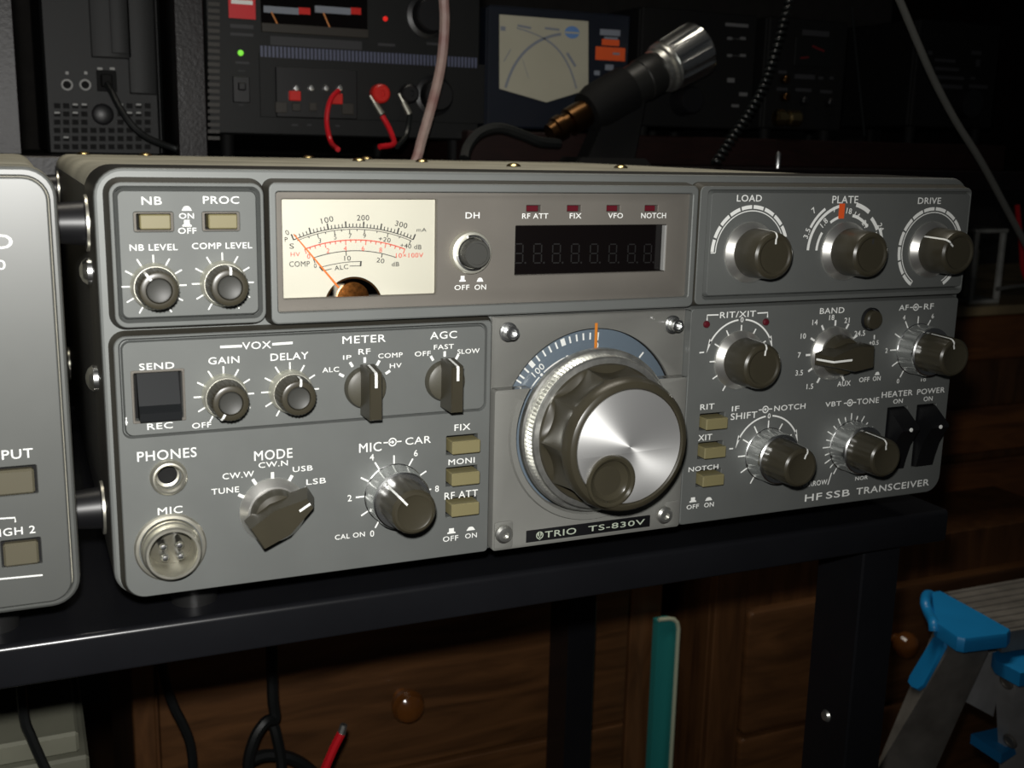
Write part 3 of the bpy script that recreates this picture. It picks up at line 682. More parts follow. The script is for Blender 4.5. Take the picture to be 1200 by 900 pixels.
# indicator lamps beside the RIT knob
for px, py in ((827.5, 380), (897, 377.3)):
    x, z = xz(px, py, YL); g = G(); g.lathe(x, z, [(0, 1.35), (.6, 1.3), (1.1, .9), (1.3, 0)], 16, y0=YL); part('indicator_lamp', g, LEDR, T, 'small red lamp')

# ---- main tuning knob
b = -YE
g = G()
g.lathe(AX, AZ, [(b, 29.6), (b+2.4, 29.6), (b+3.0, 29.0), (b+3.0, 24)], 96); hub = cpart('tuning_knob', g, CHROMED, T, (AX, 0, AZ), 'large tuning knob')
g = G(); g.lathe(AX, AZ, [(b+2.6, 27.6), (b+5.6, 27.2)], 240, mod=lambda a, d, r: .28*cos(a*120)); g.lathe(AX, AZ, [(b+5.6, 27.4), (b+6.2, 27.5), (b+6.8, 27.0), (b+7.0, 25)], 96); cpart('knurled_ring', g, CHROMED, hub, (AX, 0, AZ), 'knurled silver ring')
NF = 10
def scal(a, d, r):
    t = (d-12.4)/13.4
    if t < 0 or t > 1: return 0
    e = min(1, t*12)*max(0, 1-t**4)
    q = ((a+.33)*NF/(2*pi)) % 1*2-1
    return -2.9*e*(1-q*q)
pf = [(10.5, 24.6), (11.6, 25.2), (12.6, 25.3)]+[(12.7+13*i/26, 25.3-1.7*i/26) for i in range(27)]+[(26.2, 23.5), (27.0, 23.3), (28.6, 22.9), (29.6, 22.2), (30.2, 21.2), (30.3, 20.4), (29.8, 19.9), (28.2, 19.8), (28.0, 8)]
g = G(); g.lathe(AX, AZ, pf, NF*32, mod=scal); kb = cpart('knob_body', g, KNOB, hub, (AX, 0, AZ), 'brown fluted knob body', 24)
DX, DZ = AX-6.9, AZ-11.2
g = G(); DH_ = CIR(DX, DZ, 8.6, 60)
def discs(o=0):
    # disc with the bite of the finger dimple (dimple reaches past the disc edge)
    R = 19.7+o; r_ = 8.8-o; dd = math.hypot(DX-AX, DZ-AZ); th = math.atan2(DX-AX, DZ-AZ)
    if dd+r_ < R: raise ValueError
    al = math.acos((dd*dd+R*R-r_*r_)/(2*dd*R)); be = math.acos((dd*dd+r_*r_-R*R)/(2*dd*r_))
    P = [(AX+R*sin(th+al+(2*pi-2*al)*i/90), AZ+R*cos(th+al+(2*pi-2*al)*i/90)) for i in range(91)]
    for i in range(1, 60):
        a = th+pi+be-2*be*i/60
        P.append((DX+r_*sin(a), DZ+r_*cos(a)))
    return P
plate(g, discs, -28.0, -29.9, .25); fp = cpart('face_plate', g, BRUSH, hub, (AX, -29, AZ), 'spun aluminium disc')
g = G(); g.lathe(DX, DZ, [(26, 9.3), (30.4, 9.2), (31.0, 8.8), (31.1, 8.2), (30.6, 7.4), (29.2, 7.0), (28.2, 5.5), (27.6, 3), (27.4, 0)], 64); part('finger_dimple', g, DIMPLE, hub, 'brown finger dimple', 40)

# ---- jacks
x, z = -149.5, 38.5
g = G(); g.lathe(x, z, [(0, 5.6), (1.2, 5.5), (1.9, 4.8), (2.0, 4.3), (1.6, 3.8), (-2.4, 3.7), (-2.6, 2.9)], 40, y0=YL); jk = part('phones_jack', g, NICKEL, T, 'round headphone jack with a pale metal collar')
g = G(); g.lathe(x, z, [(0, 3.7), (.1, 0)], 24, y0=-.3); part('jack_hole', g, VOID, jk)
x, z = -149.8, 16.1
g = G(); g.lathe(x, z, [(0, 10.8), (.7, 10.8), (1.1, 10.3), (1.2, 9.4)], 56, y0=YL)
fl_ = part('microphone_socket', g, NICKEL, T, 'round four pin microphone socket')
g = G(); g.lathe(x, z, [(.6, 9.0), (3.0, 9.0), (3.4, 8.6), (6.6, 8.4), (7.2, 7.9), (7.2, 7.2), (6.6, 6.9), (-3.2, 6.6)], 56, y0=YL); part('barrel', g, NICKEL, fl_)
g = G(); g.lathe(x, z, [(-2.6, 6.6), (-2.5, 0)], 40, y0=YL); part('insulator', g, KNOBF, fl_)
for dx, dz in ((-2.6, 1.6), (2.2, 1.6), (-2.2, -2.0), (2.4, -2.0)):
    g = G(); g.lathe(x+dx, z+dz, [(-2.6, 1.3), (3.8, 1.3), (4.6, .8), (4.8, 0)], 14, y0=YL); part('pin', g, CHROME, fl_)

# ---- printed legends (each on its own panel)
def legend(parent, build, m=WHITE):
    g = G(); build(g); return part('legend', g, m, parent, None, 1)
Y = YU-.05
def L(g):
    txt(g, 'NB', 166, 239.9, 189.3, 230.6, Y); txt(g, 'PROC', 238, 238.8, 280, 230, Y, .018)
    txt(g, 'ON', 210, 256.3, 227, 249.7, Y); txt(g, 'OFF', 208.8, 274, 230, 266.8, Y); icon_in(g, 218.8, 244.8, Y, 2.9); icon_out(g, 219, 261.8, Y, 2.6)
legend(pNB, L)
legend(pNB, lambda g: (txt(g, 'NB LEVEL', 152, 294, 208, 285.8, Y), ticks(g, -151.3, 97.2, range(-150, 151, 30), 6.9, 9.1, .4, Y)))
legend(pNB, lambda g: (txt(g, 'COMP LEVEL', 225, 292, 295.3, 283.8, Y), ticks(g, -131.6, 97.5, range(-150, 151, 30), 6.9, 9.1, .4, Y)))
Y = YL-.05
legend(pL, lambda g: (txt(g, 'SEND', 163.3, 434, 204, 424, Y, .018), txt(g, 'REC', 172.7, 503.8, 202.4, 494.2, Y, .018)))
def L(g):
    txt(g, 'VOX', 284, 409.7, 317.5, 399.5, Y, .015); line(g, [(258, 406.6), (283.5, 405.5)], .75, Y); line(g, [(319, 403.4), (343, 401.7)], .75, Y)
    txt(g, 'GAIN', 244.3, 427.2, 280.3, 417, Y, .018); txt(g, 'OFF', 225.3, 502.3, 247.3, 494.2, Y)
    ticks(g, -132.1, 62.8, range(-150, 151, 30), 6.9, 9.1, .45, Y)
legend(pL, L)
legend(pL, lambda g: (txt(g, 'DELAY', 317, 422.9, 361.3, 412.2, Y, .018), ticks(g, -111.7, 62.9, range(-150, 151, 30), 6.9, 9.1, .45, Y)))
def L(g):
    txt(g, 'METER', 401.3, 403, 452, 391.8, Y, .016); txt(g, 'RF', 420, 415.5, 434, 408.3, Y); txt(g, 'IP', 402, 421.5, 411.8, 416, Y); txt(g, 'ALC', 377.8, 436.7, 397.2, 429.7, Y)
    txt(g, 'COMP', 443.2, 420, 471.8, 412.8, Y); txt(g, 'HV', 456.7, 431.5, 470.6, 425.3, Y); ticks(g, -87.5, 62.4, (-60, -30, 0, 30, 60), 8.0, 9.8, .85, Y)
legend(pL, L)
def L(g):
    txt(g, 'AGC', 504, 397.7, 535.5, 387.5, Y, .016); txt(g, 'OFF', 486, 417.8, 504.6, 411, Y); txt(g, 'FAST', 508.4, 409.8, 531.8, 402.9, Y); txt(g, 'SLOW', 536, 415, 562, 408, Y)
    ticks(g, -60.2, 62.9, (-30, 0, 30), 8.0, 9.8, .85, Y)
legend(pL, L)
legend(pL, lambda g: (txt(g, 'PHONES', 161, 541.3, 230.2, 523.8, Y, .018), txt(g, 'MIC', 185, 603.8, 213.8, 592.3, Y, .018)))
def L(g):
    txt(g, 'MODE', 298, 540.2, 342.6, 524.8, Y, .018); txt(g, 'CW.N', 303, 548.6, 337.2, 539, Y); txt(g, 'CW.W', 260.8, 562, 297.5, 551.5, Y); txt(g, 'TUNE', 248, 579.8, 280, 569.9, Y)
    txt(g, 'USB', 343, 553.3, 366.3, 544.9, Y); txt(g, 'LSB', 359, 568.3, 381.9, 559.4, Y); ticks(g, -117.9, 24.4, (-60, -30, 0, 30, 60), 10.4, 12.5, 1.0, Y)
legend(pL, L)
def L(g):
    txt(g, 'MIC', 420.8, 530.7, 447, 517.5, Y, .018); txt(g, 'CAR', 475, 521.5, 505, 510.4, Y, .018); symbol(g, 460, 518, Y)
    ticks(g, -77.7, 25.6, range(-150, 151, 30), 10.5, 13.1, .5, Y)
    for s, a in (('2', -90), ('4', -30), ('6', 30), ('8', 90), ('0', -150)): put(g, s, -77.7+15.2*sin(rad(a)), 25.6+15.2*cos(rad(a)), None, 2.2, Y)
    txt(g, 'CAL ON', 392.5, 632.8, 427.5, 622.8, Y)
legend(pL, L)
def L(g):
    txt(g, 'FIX', 532.5, 505, 551.2, 496, Y, .018); txt(g, 'MONI', 525.5, 545.2, 556.2, 535.5, Y, .018); txt(g, 'RF ATT', 520.8, 585.6, 560, 573.2, Y, .018)
    txt(g, 'OFF', 519, 635.2, 537, 626.8, Y); txt(g, 'ON', 545, 631.2, 558.8, 623.8, Y); icon_out(g, 529, 622.3, Y); icon_in(g, 551.7, 619.8, Y)
legend(pL, L)
legend(pL, lambda g: g.poly([xz(a, b_, Y) for a, b_ in ((147, 489.5), (148.7, 489), (148.3, 492.5), (149.8, 495), (148.2, 499), (146.8, 495), (147.4, 492))], Y))
# right upper panel
Y = YU-.05
def seg_arc(g, cx, cz, a0, a1, n, r0, r1, tail):
    g.strip(arc(cx, cz, r0, a0, a1), .35, Y)
    for i in range(n):
        x0 = a0+(a1-a0)*i/n+1.2; x1 = a0+(a1-a0)*(i+1)/n-1.2
        g.strip(arc(cx, cz, r1, x0, x1, 8), 1.3, Y)
    for a in tail: ticks(g, cx, cz, [a], r0, r1+.6, .35, Y)
legend(pR, lambda g: (txt(g, 'LOAD', 863.3, 236.2, 893, 228.4, Y), seg_arc(g, 57.8, 103.5, -90, 90, 10, 15.0, 16.4, [-90])))
def L(g):
    cx, cz = 101.4, 103.2
    txt(g, 'PLATE', 975, 238.2, 1006, 229.6, Y)
    g.strip(arc(cx, cz, 17.4, -88, -12), 1.1, Y); g.strip(arc(cx, cz, 13.4, -88, -58), 1.0, Y); g.strip(arc(cx, cz, 13.4, -36, -12), 1.0, Y); g.strip(arc(cx, cz, 19.2, -62, -34), 1.0, Y)
    g.strip(arc(cx, cz, 17.9, 12, 35), 1.6, Y); g.strip(arc(cx, cz, 13.6, 10, 48), 1.1, Y); g.strip(arc(cx, cz, 17.0, 43, 62), 1.4, Y); g.strip(arc(cx, cz, 15.9, 64, 78), 1.2, Y); g.strip(arc(cx, cz, 18.2, 62, 76), 1.2, Y)
    for s, px, py, rot, h in (('3.5', 945.5, 273.5, 72, 2.2), ('7', 953.6, 246.5, 40, 2.2), ('1.8', 965.5, 261, 47, 2.2), ('7', 978, 245.5, 10, 2.0), ('18', 995, 247.3, -8, 2.2), ('14', 1004.3, 252.3, -22, 2.2), ('21', 1013.5, 262.3, -48, 2.2), ('24', 1032, 266.3, -58, 2.2)):
        txc(g, s, px, py, h, Y, rot)
legend(pR, L)
g = G(); x, z = xz(986.3, 248, Y-.1); g.poly([(x-1.35, z-2.6), (x+1.35, z-2.6), (x+1.35, z+3.0), (x-1.35, z+3.0)], Y-.05); part('marker', g, ORL, pR, 'small orange marker strip')
legend(pR, lambda g: (txt(g, 'DRIVE', 1075.4, 239, 1103, 231.6, Y), seg_arc(g, 144.3, 103.1, -148, 150, 14, 14.6, 16.0, [-148])))
# right lower panel
Y = YL-.05
def arrows(g, cx, cz, r=15.2):
    g.strip(arc(cx, cz, r, -64, -6), .6, Y); g.strip(arc(cx, cz, r, 6, 64), .6, Y)
    for s in (-1, 1):
        g.poly([(cx+r*sin(rad(77*s)), cz+r*cos(rad(77*s))), (cx+(r+1.1)*sin(rad(58*s)), cz+(r+1.1)*cos(rad(58*s))), (cx+(r-.35)*sin(rad(60*s)), cz+(r-.35)*cos(rad(60*s)))], Y)
    put(g, '0', cx, cz+r, None, 2.0, Y); ticks(g, cx, cz, (-150, -120, -90, -60, -30, 0, 30, 60, 90, 120, 150), 10.4, 13.2, .5, Y)
def L(g):
    txt(g, 'RIT/XIT', 843.5, 373, 886, 363.8, Y); line(g, [(828.6, 375.5), (828.8, 369.3), (842, 368.9)], .5, Y); line(g, [(887.5, 367), (899.6, 366.3), (899.4, 372)], .5, Y)
    arrows(g, 57.4, 63.2); line(g, [(819.5, 413.4), (825, 412.7)], .5, Y); line(g, [(888.5, 400.5), (892, 400.2)], .5, Y)
legend(pQ, L)
def L(g):
    txt(g, 'BAND', 960.5, 368, 989.7, 359.8, Y, .018)
    for s, px, py in (('18', 974.7, 372), ('14', 955, 377.7), ('10', 941.3, 393.8), ('7', 936.5, 416), ('3.5', 936.5, 436.8), ('1.5', 949, 452.8), ('21', 992.5, 375.3), ('24.5', 1007.5, 390.6), ('AUX', 989, 449.4)): txc(g, s, px, py, 2.1, Y)
    ticks(g, 101.2, 63.3, (-150, -120, -90, -60, -30, 0, 30, 60, 150), 10.9, 13.1, .8, Y)
legend(pQ, L)
legend(pQ, lambda g: (txc(g, '+0.5', 1024, 401.6, 1.8, Y), line(g, [(1024.6, 392.5), (1024.5, 397.5)], .6, Y), txt(g, 'OFF', 1006.5, 448, 1019, 441.5, Y), txt(g, 'ON', 1022.5, 446.5, 1032, 440.5, Y), icon_in(g, 1028, 438, Y, 2.6)))
def L(g):
    txt(g, 'AF', 1053.3, 363.9, 1065, 357, Y); txt(g, 'RF', 1082.5, 362.6, 1094.5, 355.4, Y); symbol(g, 1073.3, 360, Y)
    ticks(g, 143.0, 63.0, range(-150, 151, 30), 10.4, 13.2, .5, Y)
    for s, a in (('2', -90), ('4', -30), ('6', 30), ('8', 90), ('0', -150)): put(g, s, 143.0+15.0*sin(rad(a)), 63.0+15.0*cos(rad(a)), None, 1.9, Y)
    txt(g, '10', 1079, 447.2, 1085, 443.2, Y)
legend(pQ, L)
def L(g):
    txt(g, 'RIT', 820.4, 480.5, 837.3, 472.6, Y, .018); txt(g, 'XIT', 818, 516.8, 834.6, 508.3, Y, .018); txt(g, 'NOTCH', 806.7, 553.2, 841.8, 543.8, Y, .015)
    txt(g, 'OFF', 804.4, 597.2, 819, 590.3, Y); txt(g, 'ON', 825, 594.8, 836.5, 588, Y); icon_out(g, 812, 585.8, Y); icon_in(g, 830.5, 585, Y)
legend(pQ, L)
def L(g):
    txt(g, 'IF', 857.4, 482.2, 866.5, 475.4, Y); txt(g, 'SHIFT', 856, 492.3, 887.5, 481.8, Y); symbol(g, 897, 479.8, Y); txt(g, 'NOTCH', 907, 482, 944, 472.4, Y)
    arrows(g, 72.9, 25.4, 15.0); line(g, [(854.5, 526), (859, 525.6)], .5, Y); line(g, [(892.5, 512), (895, 512)], .5, Y)
legend(pQ, L)
def L(g):
    txt(g, 'VBT', 966.8, 477, 986, 469.7, Y, .018); symbol(g, 996, 472, Y); txt(g, 'TONE', 1004, 474.2, 1030.3, 465.3, Y, .015)
    for i in range(21):
        a = -150+15*i; ticks(g, 113.2, 25.2, [a], 10.6, 13.2 if i % 2 == 0 else 12.2, .45, Y)
    txt(g, 'NARROW', 938, 571.3, 969.5, 561.5, Y); txt(g, 'NOR', 1002, 563.2, 1017, 557, Y); line(g, [(970, 568), (974.5, 554)], .4, Y)
legend(pQ, L)
legend(pQ, lambda g: (txt(g, 'HEATER', 1033, 466.2, 1069.8, 456.4, Y), txt(g, 'ON', 1046.5, 473.2, 1058, 467, Y), txt(g, 'POWER', 1074.4, 462.6, 1107.4, 453.4, Y), txt(g, 'ON', 1082, 470.4, 1093, 464, Y)))
def L(g):
    a = xz(943, 586.5, Y); b_ = xz(1089, 562.3, Y); zc = (a[1]+b_[1])/2; h = 2.9; W_ = b_[0]-a[0]
    put(g, 'HF', a[0]+W_*.065, zc, W_*.13, h, Y, 0, .03); put(g, 'SSB', a[0]+W_*.255, zc, W_*.185, h, Y, 0, .03); put(g, 'TRANSCEIVER', a[0]+W_*.70, zc, W_*.6, h, Y, 0, .03)
legend(pQ, L)

# ================================================================ EXTERNAL SPEAKER UNIT (left)
S = thing('speaker_unit', 'gray speaker and filter unit cut off by the left edge of the photo', 'speaker', (-290, 150, -16))
X0, X1 = -398, -176.0
g = G(); plate(g, RR(X0+1.5, X1-1.5, 1.5, 130, 7), 290, 22, 1); part('cabinet', g, COVER, S)
g = G(); plate(g, RR(X0, X1, 0, 131, 8.5), 22, 1.2, .8); part('bezel_rim', g, COVER, S)
g = G(); plate(g, RR(X0+.1, X1-.1, .1, 130.9, 8.4), 1.3, 0, .9, holes=[RR(X0+2.2, X1-2.2, 1.9, 128.3, 6.7)], hb=.4); part('front_bezel', g, GRAYS, S, None, 14)
B1 = (xz(43.3, 560, -2)[0]-28, xz(43.3, 560, -2)[0], xz(20, 581, -2)[1], xz(20, 547.5, -2)[1])
B2 = (xz(1.8, 650, -2)[0], xz(48.6, 650, -2)[0], xz(25, 664, -2)[1], xz(25, 633, -2)[1])
g = G(); plate(g, RR(X0+2.5, X1-2.5, 2.2, 128.0, 6.4), 1, -1.2, .5, holes=[RR(*B1, .4), RR(*B2, .4)], hb=.25); sp = part('front_panel', g, GRAYS, S, None, 14)
for B in (B1, B2):
    g = G(); g.box(B[0]+.5, B[1]-.7, -2.6, .5, B[2]+.4, B[3]-.7, .6); part('push_button', g, BROWNB, S, 'brown push button')
    g = G(); g.add([(B[0]-.2, .8, B[2]-.2), (B[1]+.2, .8, B[2]-.2), (B[1]+.2, .8, B[3]+.2), (B[0]-.2, .8, B[3]+.2)], [[0, 1, 2, 3]]); part('button_well', g, VOID, S)
Y = -1.25
g = G()
def tright(g, s, pxr, pyb, pyt, Y, h_w, bold=.014):
    """text ending at photo column pxr"""
    b_ = xz(pxr, pyt, Y); a = xz(pxr, pyb, Y); h = b_[1]-a[1]; w_ = h*glyphs(s, 0)[2]*h_w
    put(g, s, b_[0]-w_/2, (a[1]+b_[1])/2, w_, h, Y, 0, bold)
tright(g, 'TRIO', 14.3, 291.5, 274.5, Y, 1.35, .03); tright(g, 'SP-230', 6, 316, 304.5, Y, 1.3); tright(g, 'INPUT', 38.3, 536, 525, Y, 1.12, .018); tright(g, 'HIGH 2', 41, 624.5, 615.5, Y, 1.12, .015)
line(g, [(-20, 609), (17.6, 606.6), (18, 612)], .45, Y); line(g, [(-20, 680.5), (50, 673.8)], .5, Y)
part('lettering', g, WHITE, S, None, 1)
for x, y in ((-201.5, 30), (-380, 30), (-201.5, 260), (-380, 260)):
    g = G(); gg = G(); gg.lathe(0, 0, [(0, 8), (.6, 8.2), (12, 7.6), (16, 7.2)], 28)
    g.join(gg, Matrix.Translation((x, y, 0)) @ Matrix.Rotation(rad(90), 4, 'X')); part('foot', g, BLACKG, S)

# ================================================================ DESK
D = thing('desk', 'glossy black metal desk under the radio', 'desk', (-150, 180, -740))
def prism_x(g, prof, xa, xb):
    n = len(prof); g.add([(xa, y, z) for y, z in prof]+[(xb, y, z) for y, z in prof], [list(range(n)), list(range(2*n-1, n-1, -1))]+[[i, n+i, n+(i+1) % n, (i+1) % n] for i in range(n)]); return g
rt, rb = 2.2, 1.2
prof = [(344, -16)]+[(13+rt-rt*sin(rad(10*k)), -16-rt+rt*cos(rad(10*k))) for k in range(10)]+[(13+rb-rb*cos(rad(18*k)), -30.5+rb-rb*sin(rad(18*k))) for k in range(6)]+[(344, -30.5)]
g = prism_x(G(), prof, -560, 188); part('desk_top', g, DESK, D, None, 40)
for x, y in ((148, 20), (148, 300), (-540, 20), (-540, 300)):
    g = G(); g.box(x, x+21.5, y, y+30, -740, -30.5, .8); lg = part('leg', g, DESK, D)
    if x > 0:
        for zz in (-120, -160):
            g = G(); gg = G(); gg.lathe(0, 0, [(0, 3), (1.2, 2.2), (1.5, 0)], 14); g.join(gg, Matrix.Translation((x, y+15, zz)) @ Matrix.Rotation(rad(-90), 4, 'Z')); part('bolt', g, CHROMED, lg)
g = G(); g.box(-518, 148, 306, 324, -52, -30.5, .5); part('apron', g, DESK, D)

# ================================================================ SHELF UNIT with equipment behind
H = thing('shelf_unit', 'dark brown wooden shelf unit behind the radios holding the equipment', 'shelf', (150, 520, -740))
ZS = 128.0
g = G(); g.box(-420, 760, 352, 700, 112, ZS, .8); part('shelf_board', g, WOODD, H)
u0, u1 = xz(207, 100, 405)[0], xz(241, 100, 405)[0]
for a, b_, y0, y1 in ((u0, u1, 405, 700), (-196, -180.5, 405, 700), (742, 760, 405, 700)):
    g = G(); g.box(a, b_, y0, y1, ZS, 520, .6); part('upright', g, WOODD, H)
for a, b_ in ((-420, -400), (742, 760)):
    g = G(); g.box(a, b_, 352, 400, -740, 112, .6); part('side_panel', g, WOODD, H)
g = G(); g.box(-420, 760, 334, 700, 520, 540, .8); part('shading_top_board', g, WOODD, H)  # unseen top, brought forward to keep the overhead fill off the equipment
ZR = 150.0
ra, rb_ = xz(548, 170, 408)[0], xz(1180, 170, 408)[0]
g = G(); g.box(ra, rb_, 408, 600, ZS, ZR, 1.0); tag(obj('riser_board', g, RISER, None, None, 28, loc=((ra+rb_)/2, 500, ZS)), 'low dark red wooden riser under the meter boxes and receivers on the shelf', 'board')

# PC tower
YP = 440
x0, x1 = xz(52, 100, YP)[0], xz(206, 100, YP)[0]; x1 = min(x1, u0-3.5)
x1p = xz(186, 100, YP)[0]
P_ = thing('computer_tower', 'black computer tower with front audio sockets, standing between two dark uprights', 'computer', ((x0+x1)/2, 550, ZS))
def pb_(px0, py0, px1, py1, Y): a = xz(px0, py1, Y); b_ = xz(px1, py0, Y); return min(a[0], b_[0]), max(a[0], b_[0]), min(a[1], b_[1]), max(a[1], b_[1])
g = G(); g.box(x0, x1, YP+6, 690, ZS, 420, 2); part('case', g, PSUG, P_)
g = G(); g.box(x0, x1p, YP, YP+6, ZS, 418, 1.5); fp2 = part('front_panel', g, PSUG, P_)
g = G(); a = pb_(108, -40, 149, 66, YP); plate(g, RR(a[0], a[1], a[2], 400, 1), YP+1, YP-.6, .3); part('drive_bay', g, PSUG, P_)
a = pb_(131, -40, 147, 62, YP-1.2); g = G(); plate(g, RR(a[0], a[1], a[2], 395, .5), YP, YP-1.6, .4); part('drive_door', g, PSUG, P_)
a = pb_(153, -40, 177, 109, YP); g = G(); plate(g, RR(a[0], a[1], a[2], 400, 1), YP+1, YP-.6, .3); part('drive_bay', g, PSUG, P_)
for q4 in ((107, -40, 150, 67.5), (152, -40, 178, 110.5)):
    a = pb_(*q4, YP); g = G(); plate(g, RR(a[0], a[1], a[2], 401, .5), YP+1, YP-.15, .05); part('bay_gap', g, VOID, fp2)
for px, py in ((78.5, 99.5), (99.8, 99.5)):
    x, z = xz(px, py, YP); g = G(); g.lathe(x, z, [(0, 3.7), (1, 3.7), (1.6, 3.3), (1.6, 2.5), (.3, 2.3)], 24, y0=YP); j_ = part('audio_socket', g, GLINT, P_, 'metal audio socket')
    g = G(); g.lathe(x, z, [(.35, 2.3), (.4, 0)], 16, y0=YP); part('hole', g, VOID, j_)
a = pb_(114, 83, 136, 107, YP); g = G(); g.box(*a[:2], YP-1, YP+1, *a[2:], .3); us = part('usb_socket', g, BLACKM, P_)
g = G(); 
for px, py in ((117, 80.5), (131.5, 80.5)): x, z = xz(px, py, YP); g.box(x-1.6, x+1.6, YP-.5, YP+1, z-.8, z+.8, .2)
for px, py in ((78.5, 85.5), (100.5, 85.5)): x, z = xz(px, py, YP); g.box(x-1, x+1, YP-.4, YP+1, z-1, z+1, .2)
part('socket_mark', g, GLINT, P_)
g = G(); k = 0
gl = G()
for row in range(6):
    for c in range(11):
        px = 67+c*10.6; py = 124+row*9.6
        if 105 < px < 132 and row < 3: continue
        x, z = xz(px, py, YP); g.box(x-1.9, x+1.9, YP-.15, YP+1, z-1.6, z+1.6, .1)
        if (row, c) in ((0, 2), (0, 3), (1, 2), (1, 0), (0, 7), (0, 9), (1, 9), (4, 1), (1, 8)): gl.box(x-1.6, x+1.6, YP-.25, YP+.5, z+.2, z+1.4, .1)
part('vent_hole', g, VOID, fp2); part('vent_glint', gl, GLINT, fp2, 'glints painted pale in the grille')  # glints in the grille, put in as small pale boxes
x, z = xz(120.5, 134, YP); g = G(); g.lathe(x, z, [(0, 6.8), (1.2, 6.5), (2, 5), (2.2, 0)], 28, y0=YP); part('round_button', g, BLACK, P_)
x, z = xz(121, 171, YP); 
g = G(); x2 = xz(45, 100, YP)[0]; 
g = G(); pts = [at(124, 96, YP-6), at(131, 108, YP-14), at(141, 127, YP-22), at(156, 148, YP-26), at(176, 163, YP-24), at(205, 174, YP-20), at(222, 180, YP-24)]
sm = []
def smooth(pts, n=6):
    pts = [Vector(p) for p in pts]; P = [pts[0]]+pts+[pts[-1]]; out = []
    for i in range(1, len(P)-2):
        for k in range(n):
            t = k/n; a, b_, c, d = P[i-1], P[i], P[i+1], P[i+2]
            out.append(.5*((2*b_)+(c-a)*t+(2*a-5*b_+4*c-d)*t*t+(3*b_-a-3*c+d)*t**3))
    return out+[pts[-1]]
g.tube(smooth(pts), 2.2, 10); uc = tag(obj('usb_cable', g, CABB, None, None, 28, loc=pts[0]), 'thin black cable plugged into the front of the computer tower', 'cable')
g = G(); a = at(124, 95, YP); g.box(a.x-3.4, a.x+3.4, YP-9, YP-1.2, a.z-4, a.z+4, .8); part('plug', g, BLACKM, uc)

# power supply
YS = 420
s0, s1 = xz(243, 100, YS)[0], xz(562, 100, YS)[0]; zb = xz(240, 157.5, YS)[1]+.5
PS = thing('power_supply', 'charcoal bench power supply with twin meters, red badge and binding posts', 'power supply', ((s0+s1)/2, 520, ZS))
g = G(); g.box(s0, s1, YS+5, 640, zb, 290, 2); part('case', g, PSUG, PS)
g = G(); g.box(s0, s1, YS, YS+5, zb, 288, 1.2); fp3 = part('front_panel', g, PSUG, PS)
for fx in (s0+14, s1-14):
    for fy in (YS+14, 620):
        g = G(); gg = G(); gg.lathe(0, 0, [(0, 4.5), (zb-ZS, 4.2), (zb-ZS+.01, 0)], 18); g.join(gg, Matrix.Translation((fx, fy, zb)) @ Matrix.Rotation(rad(90), 4, 'X')); part('foot', g, BLACKM, PS)
def ps(px0, py0, px1, py1, name, m, dep=1, c=.3, y=YS, lab=None, par=None):
    a = pb_(px0, py0, px1, py1, y); g = G(); g.box(a[0], a[1], y-dep, y+.8, a[2], a[3], c); return part(name, g, m, par or PS, lab)
g = G()
for i in range(22):
    a = pb_(243.5, -5+i*7.85, 257.5, -1+i*7.85, YS); g.box(a[0], a[1], YS-.5, YS+.5, a[2], a[3], .1)
part('vent_slot', g, SLOT, fp3)
for i in range(20):
    pass
bd = ps(268, -22, 298.5, 21, 'badge', BADGE, .6, .1, lab='red badge'); g = G(); a = pb_(271, 1, 296, 4, YS-.6); g.box(a[0], a[1], YS-.7, YS-.5, a[2], a[3], 0); part('lettering', g, WHITE, bd)
for b4 in ((270, 29, 297, 33), (270, 39, 297, 42), (276, 72, 292, 75), (279, 82, 287, 84), (280, 122, 286, 124), (317, 48, 424, 53), (342, 145, 349, 148), (360, 145, 365, 148), (393, 146, 398, 149), (365, 70, 372, 74), (443, 51, 463, 54), (500, 50, 516, 53), (485, 78, 525, 80), (450, 75, 456, 78)):
    a = pb_(*b4, YS); g = G(); g.poly([(a[0], a[2]+.3), (a[1], a[2]+.3), (a[1], a[3]-.3), (a[0], a[3]-.3)], YS); part('printed_label', g, DIMP, fp3)
x, z = xz(282, 62, YS); g = G(); g.lathe(x, z, [(0, 1.9), (.8, 1.8), (1.4, 1), (1.5, 0)], 16, y0=YS); part('lamp', g, GREENL, PS, 'green power lamp')
x, z = xz(451.5, 22, YS); g = G(); g.lathe(x, z, [(0, 1.7), (.8, 1.6), (1.4, .9), (1.5, 0)], 16, y0=YS); part('lamp', g, REDL, PS, 'red lamp')
sw = ps(273, 90, 292, 120, 'power_switch', BLACK, 1.6, .5); ps(278, 97, 287, 106, 'rocker', BLACK, 4, .8, par=sw)
mw = ps(306, -40, 430, 36, 'meter_window', SMOKE, .8, .3, lab='black twin meter window')
g = G(); a = pb_(306, 33.5, 431, 38.5, YS); g.box(a[0], a[1], YS-2.2, YS-.2, a[2]+.6, a[3]-.8, .3); part('window_ledge', g, SLOT, mw)
for q0, q1, q2 in ((309, 350, 363.5), (369, 411, 423)):
    g = G(); a = pb_(q0, 9.5, q1, 14.5, YS-.8); g.box(a[0], a[1], YS-1, YS-.7, a[2], a[3], 0); part('scale', g, GRBL, mw)
    g = G(); a = pb_(q1, 9.5, q2, 16.5, YS-.8); g.box(a[0], a[1], YS-1, YS-.7, a[2], a[3], 0); part('scale', g, REDP, mw, 'red end of a meter scale')
for a, b_ in (((318, 14), (326.5, 31)), ((379, 15), (387.5, 34.5))):
    g = G(); g.tube([at(*a, YS-1.4), at(*b_, YS-1.4)], .5, 6); part('needle', g, ORANGED, mw)
g = G(); a0 = xz(305, 58.5, YS); a1 = xz(560, 71, YS); n = 60
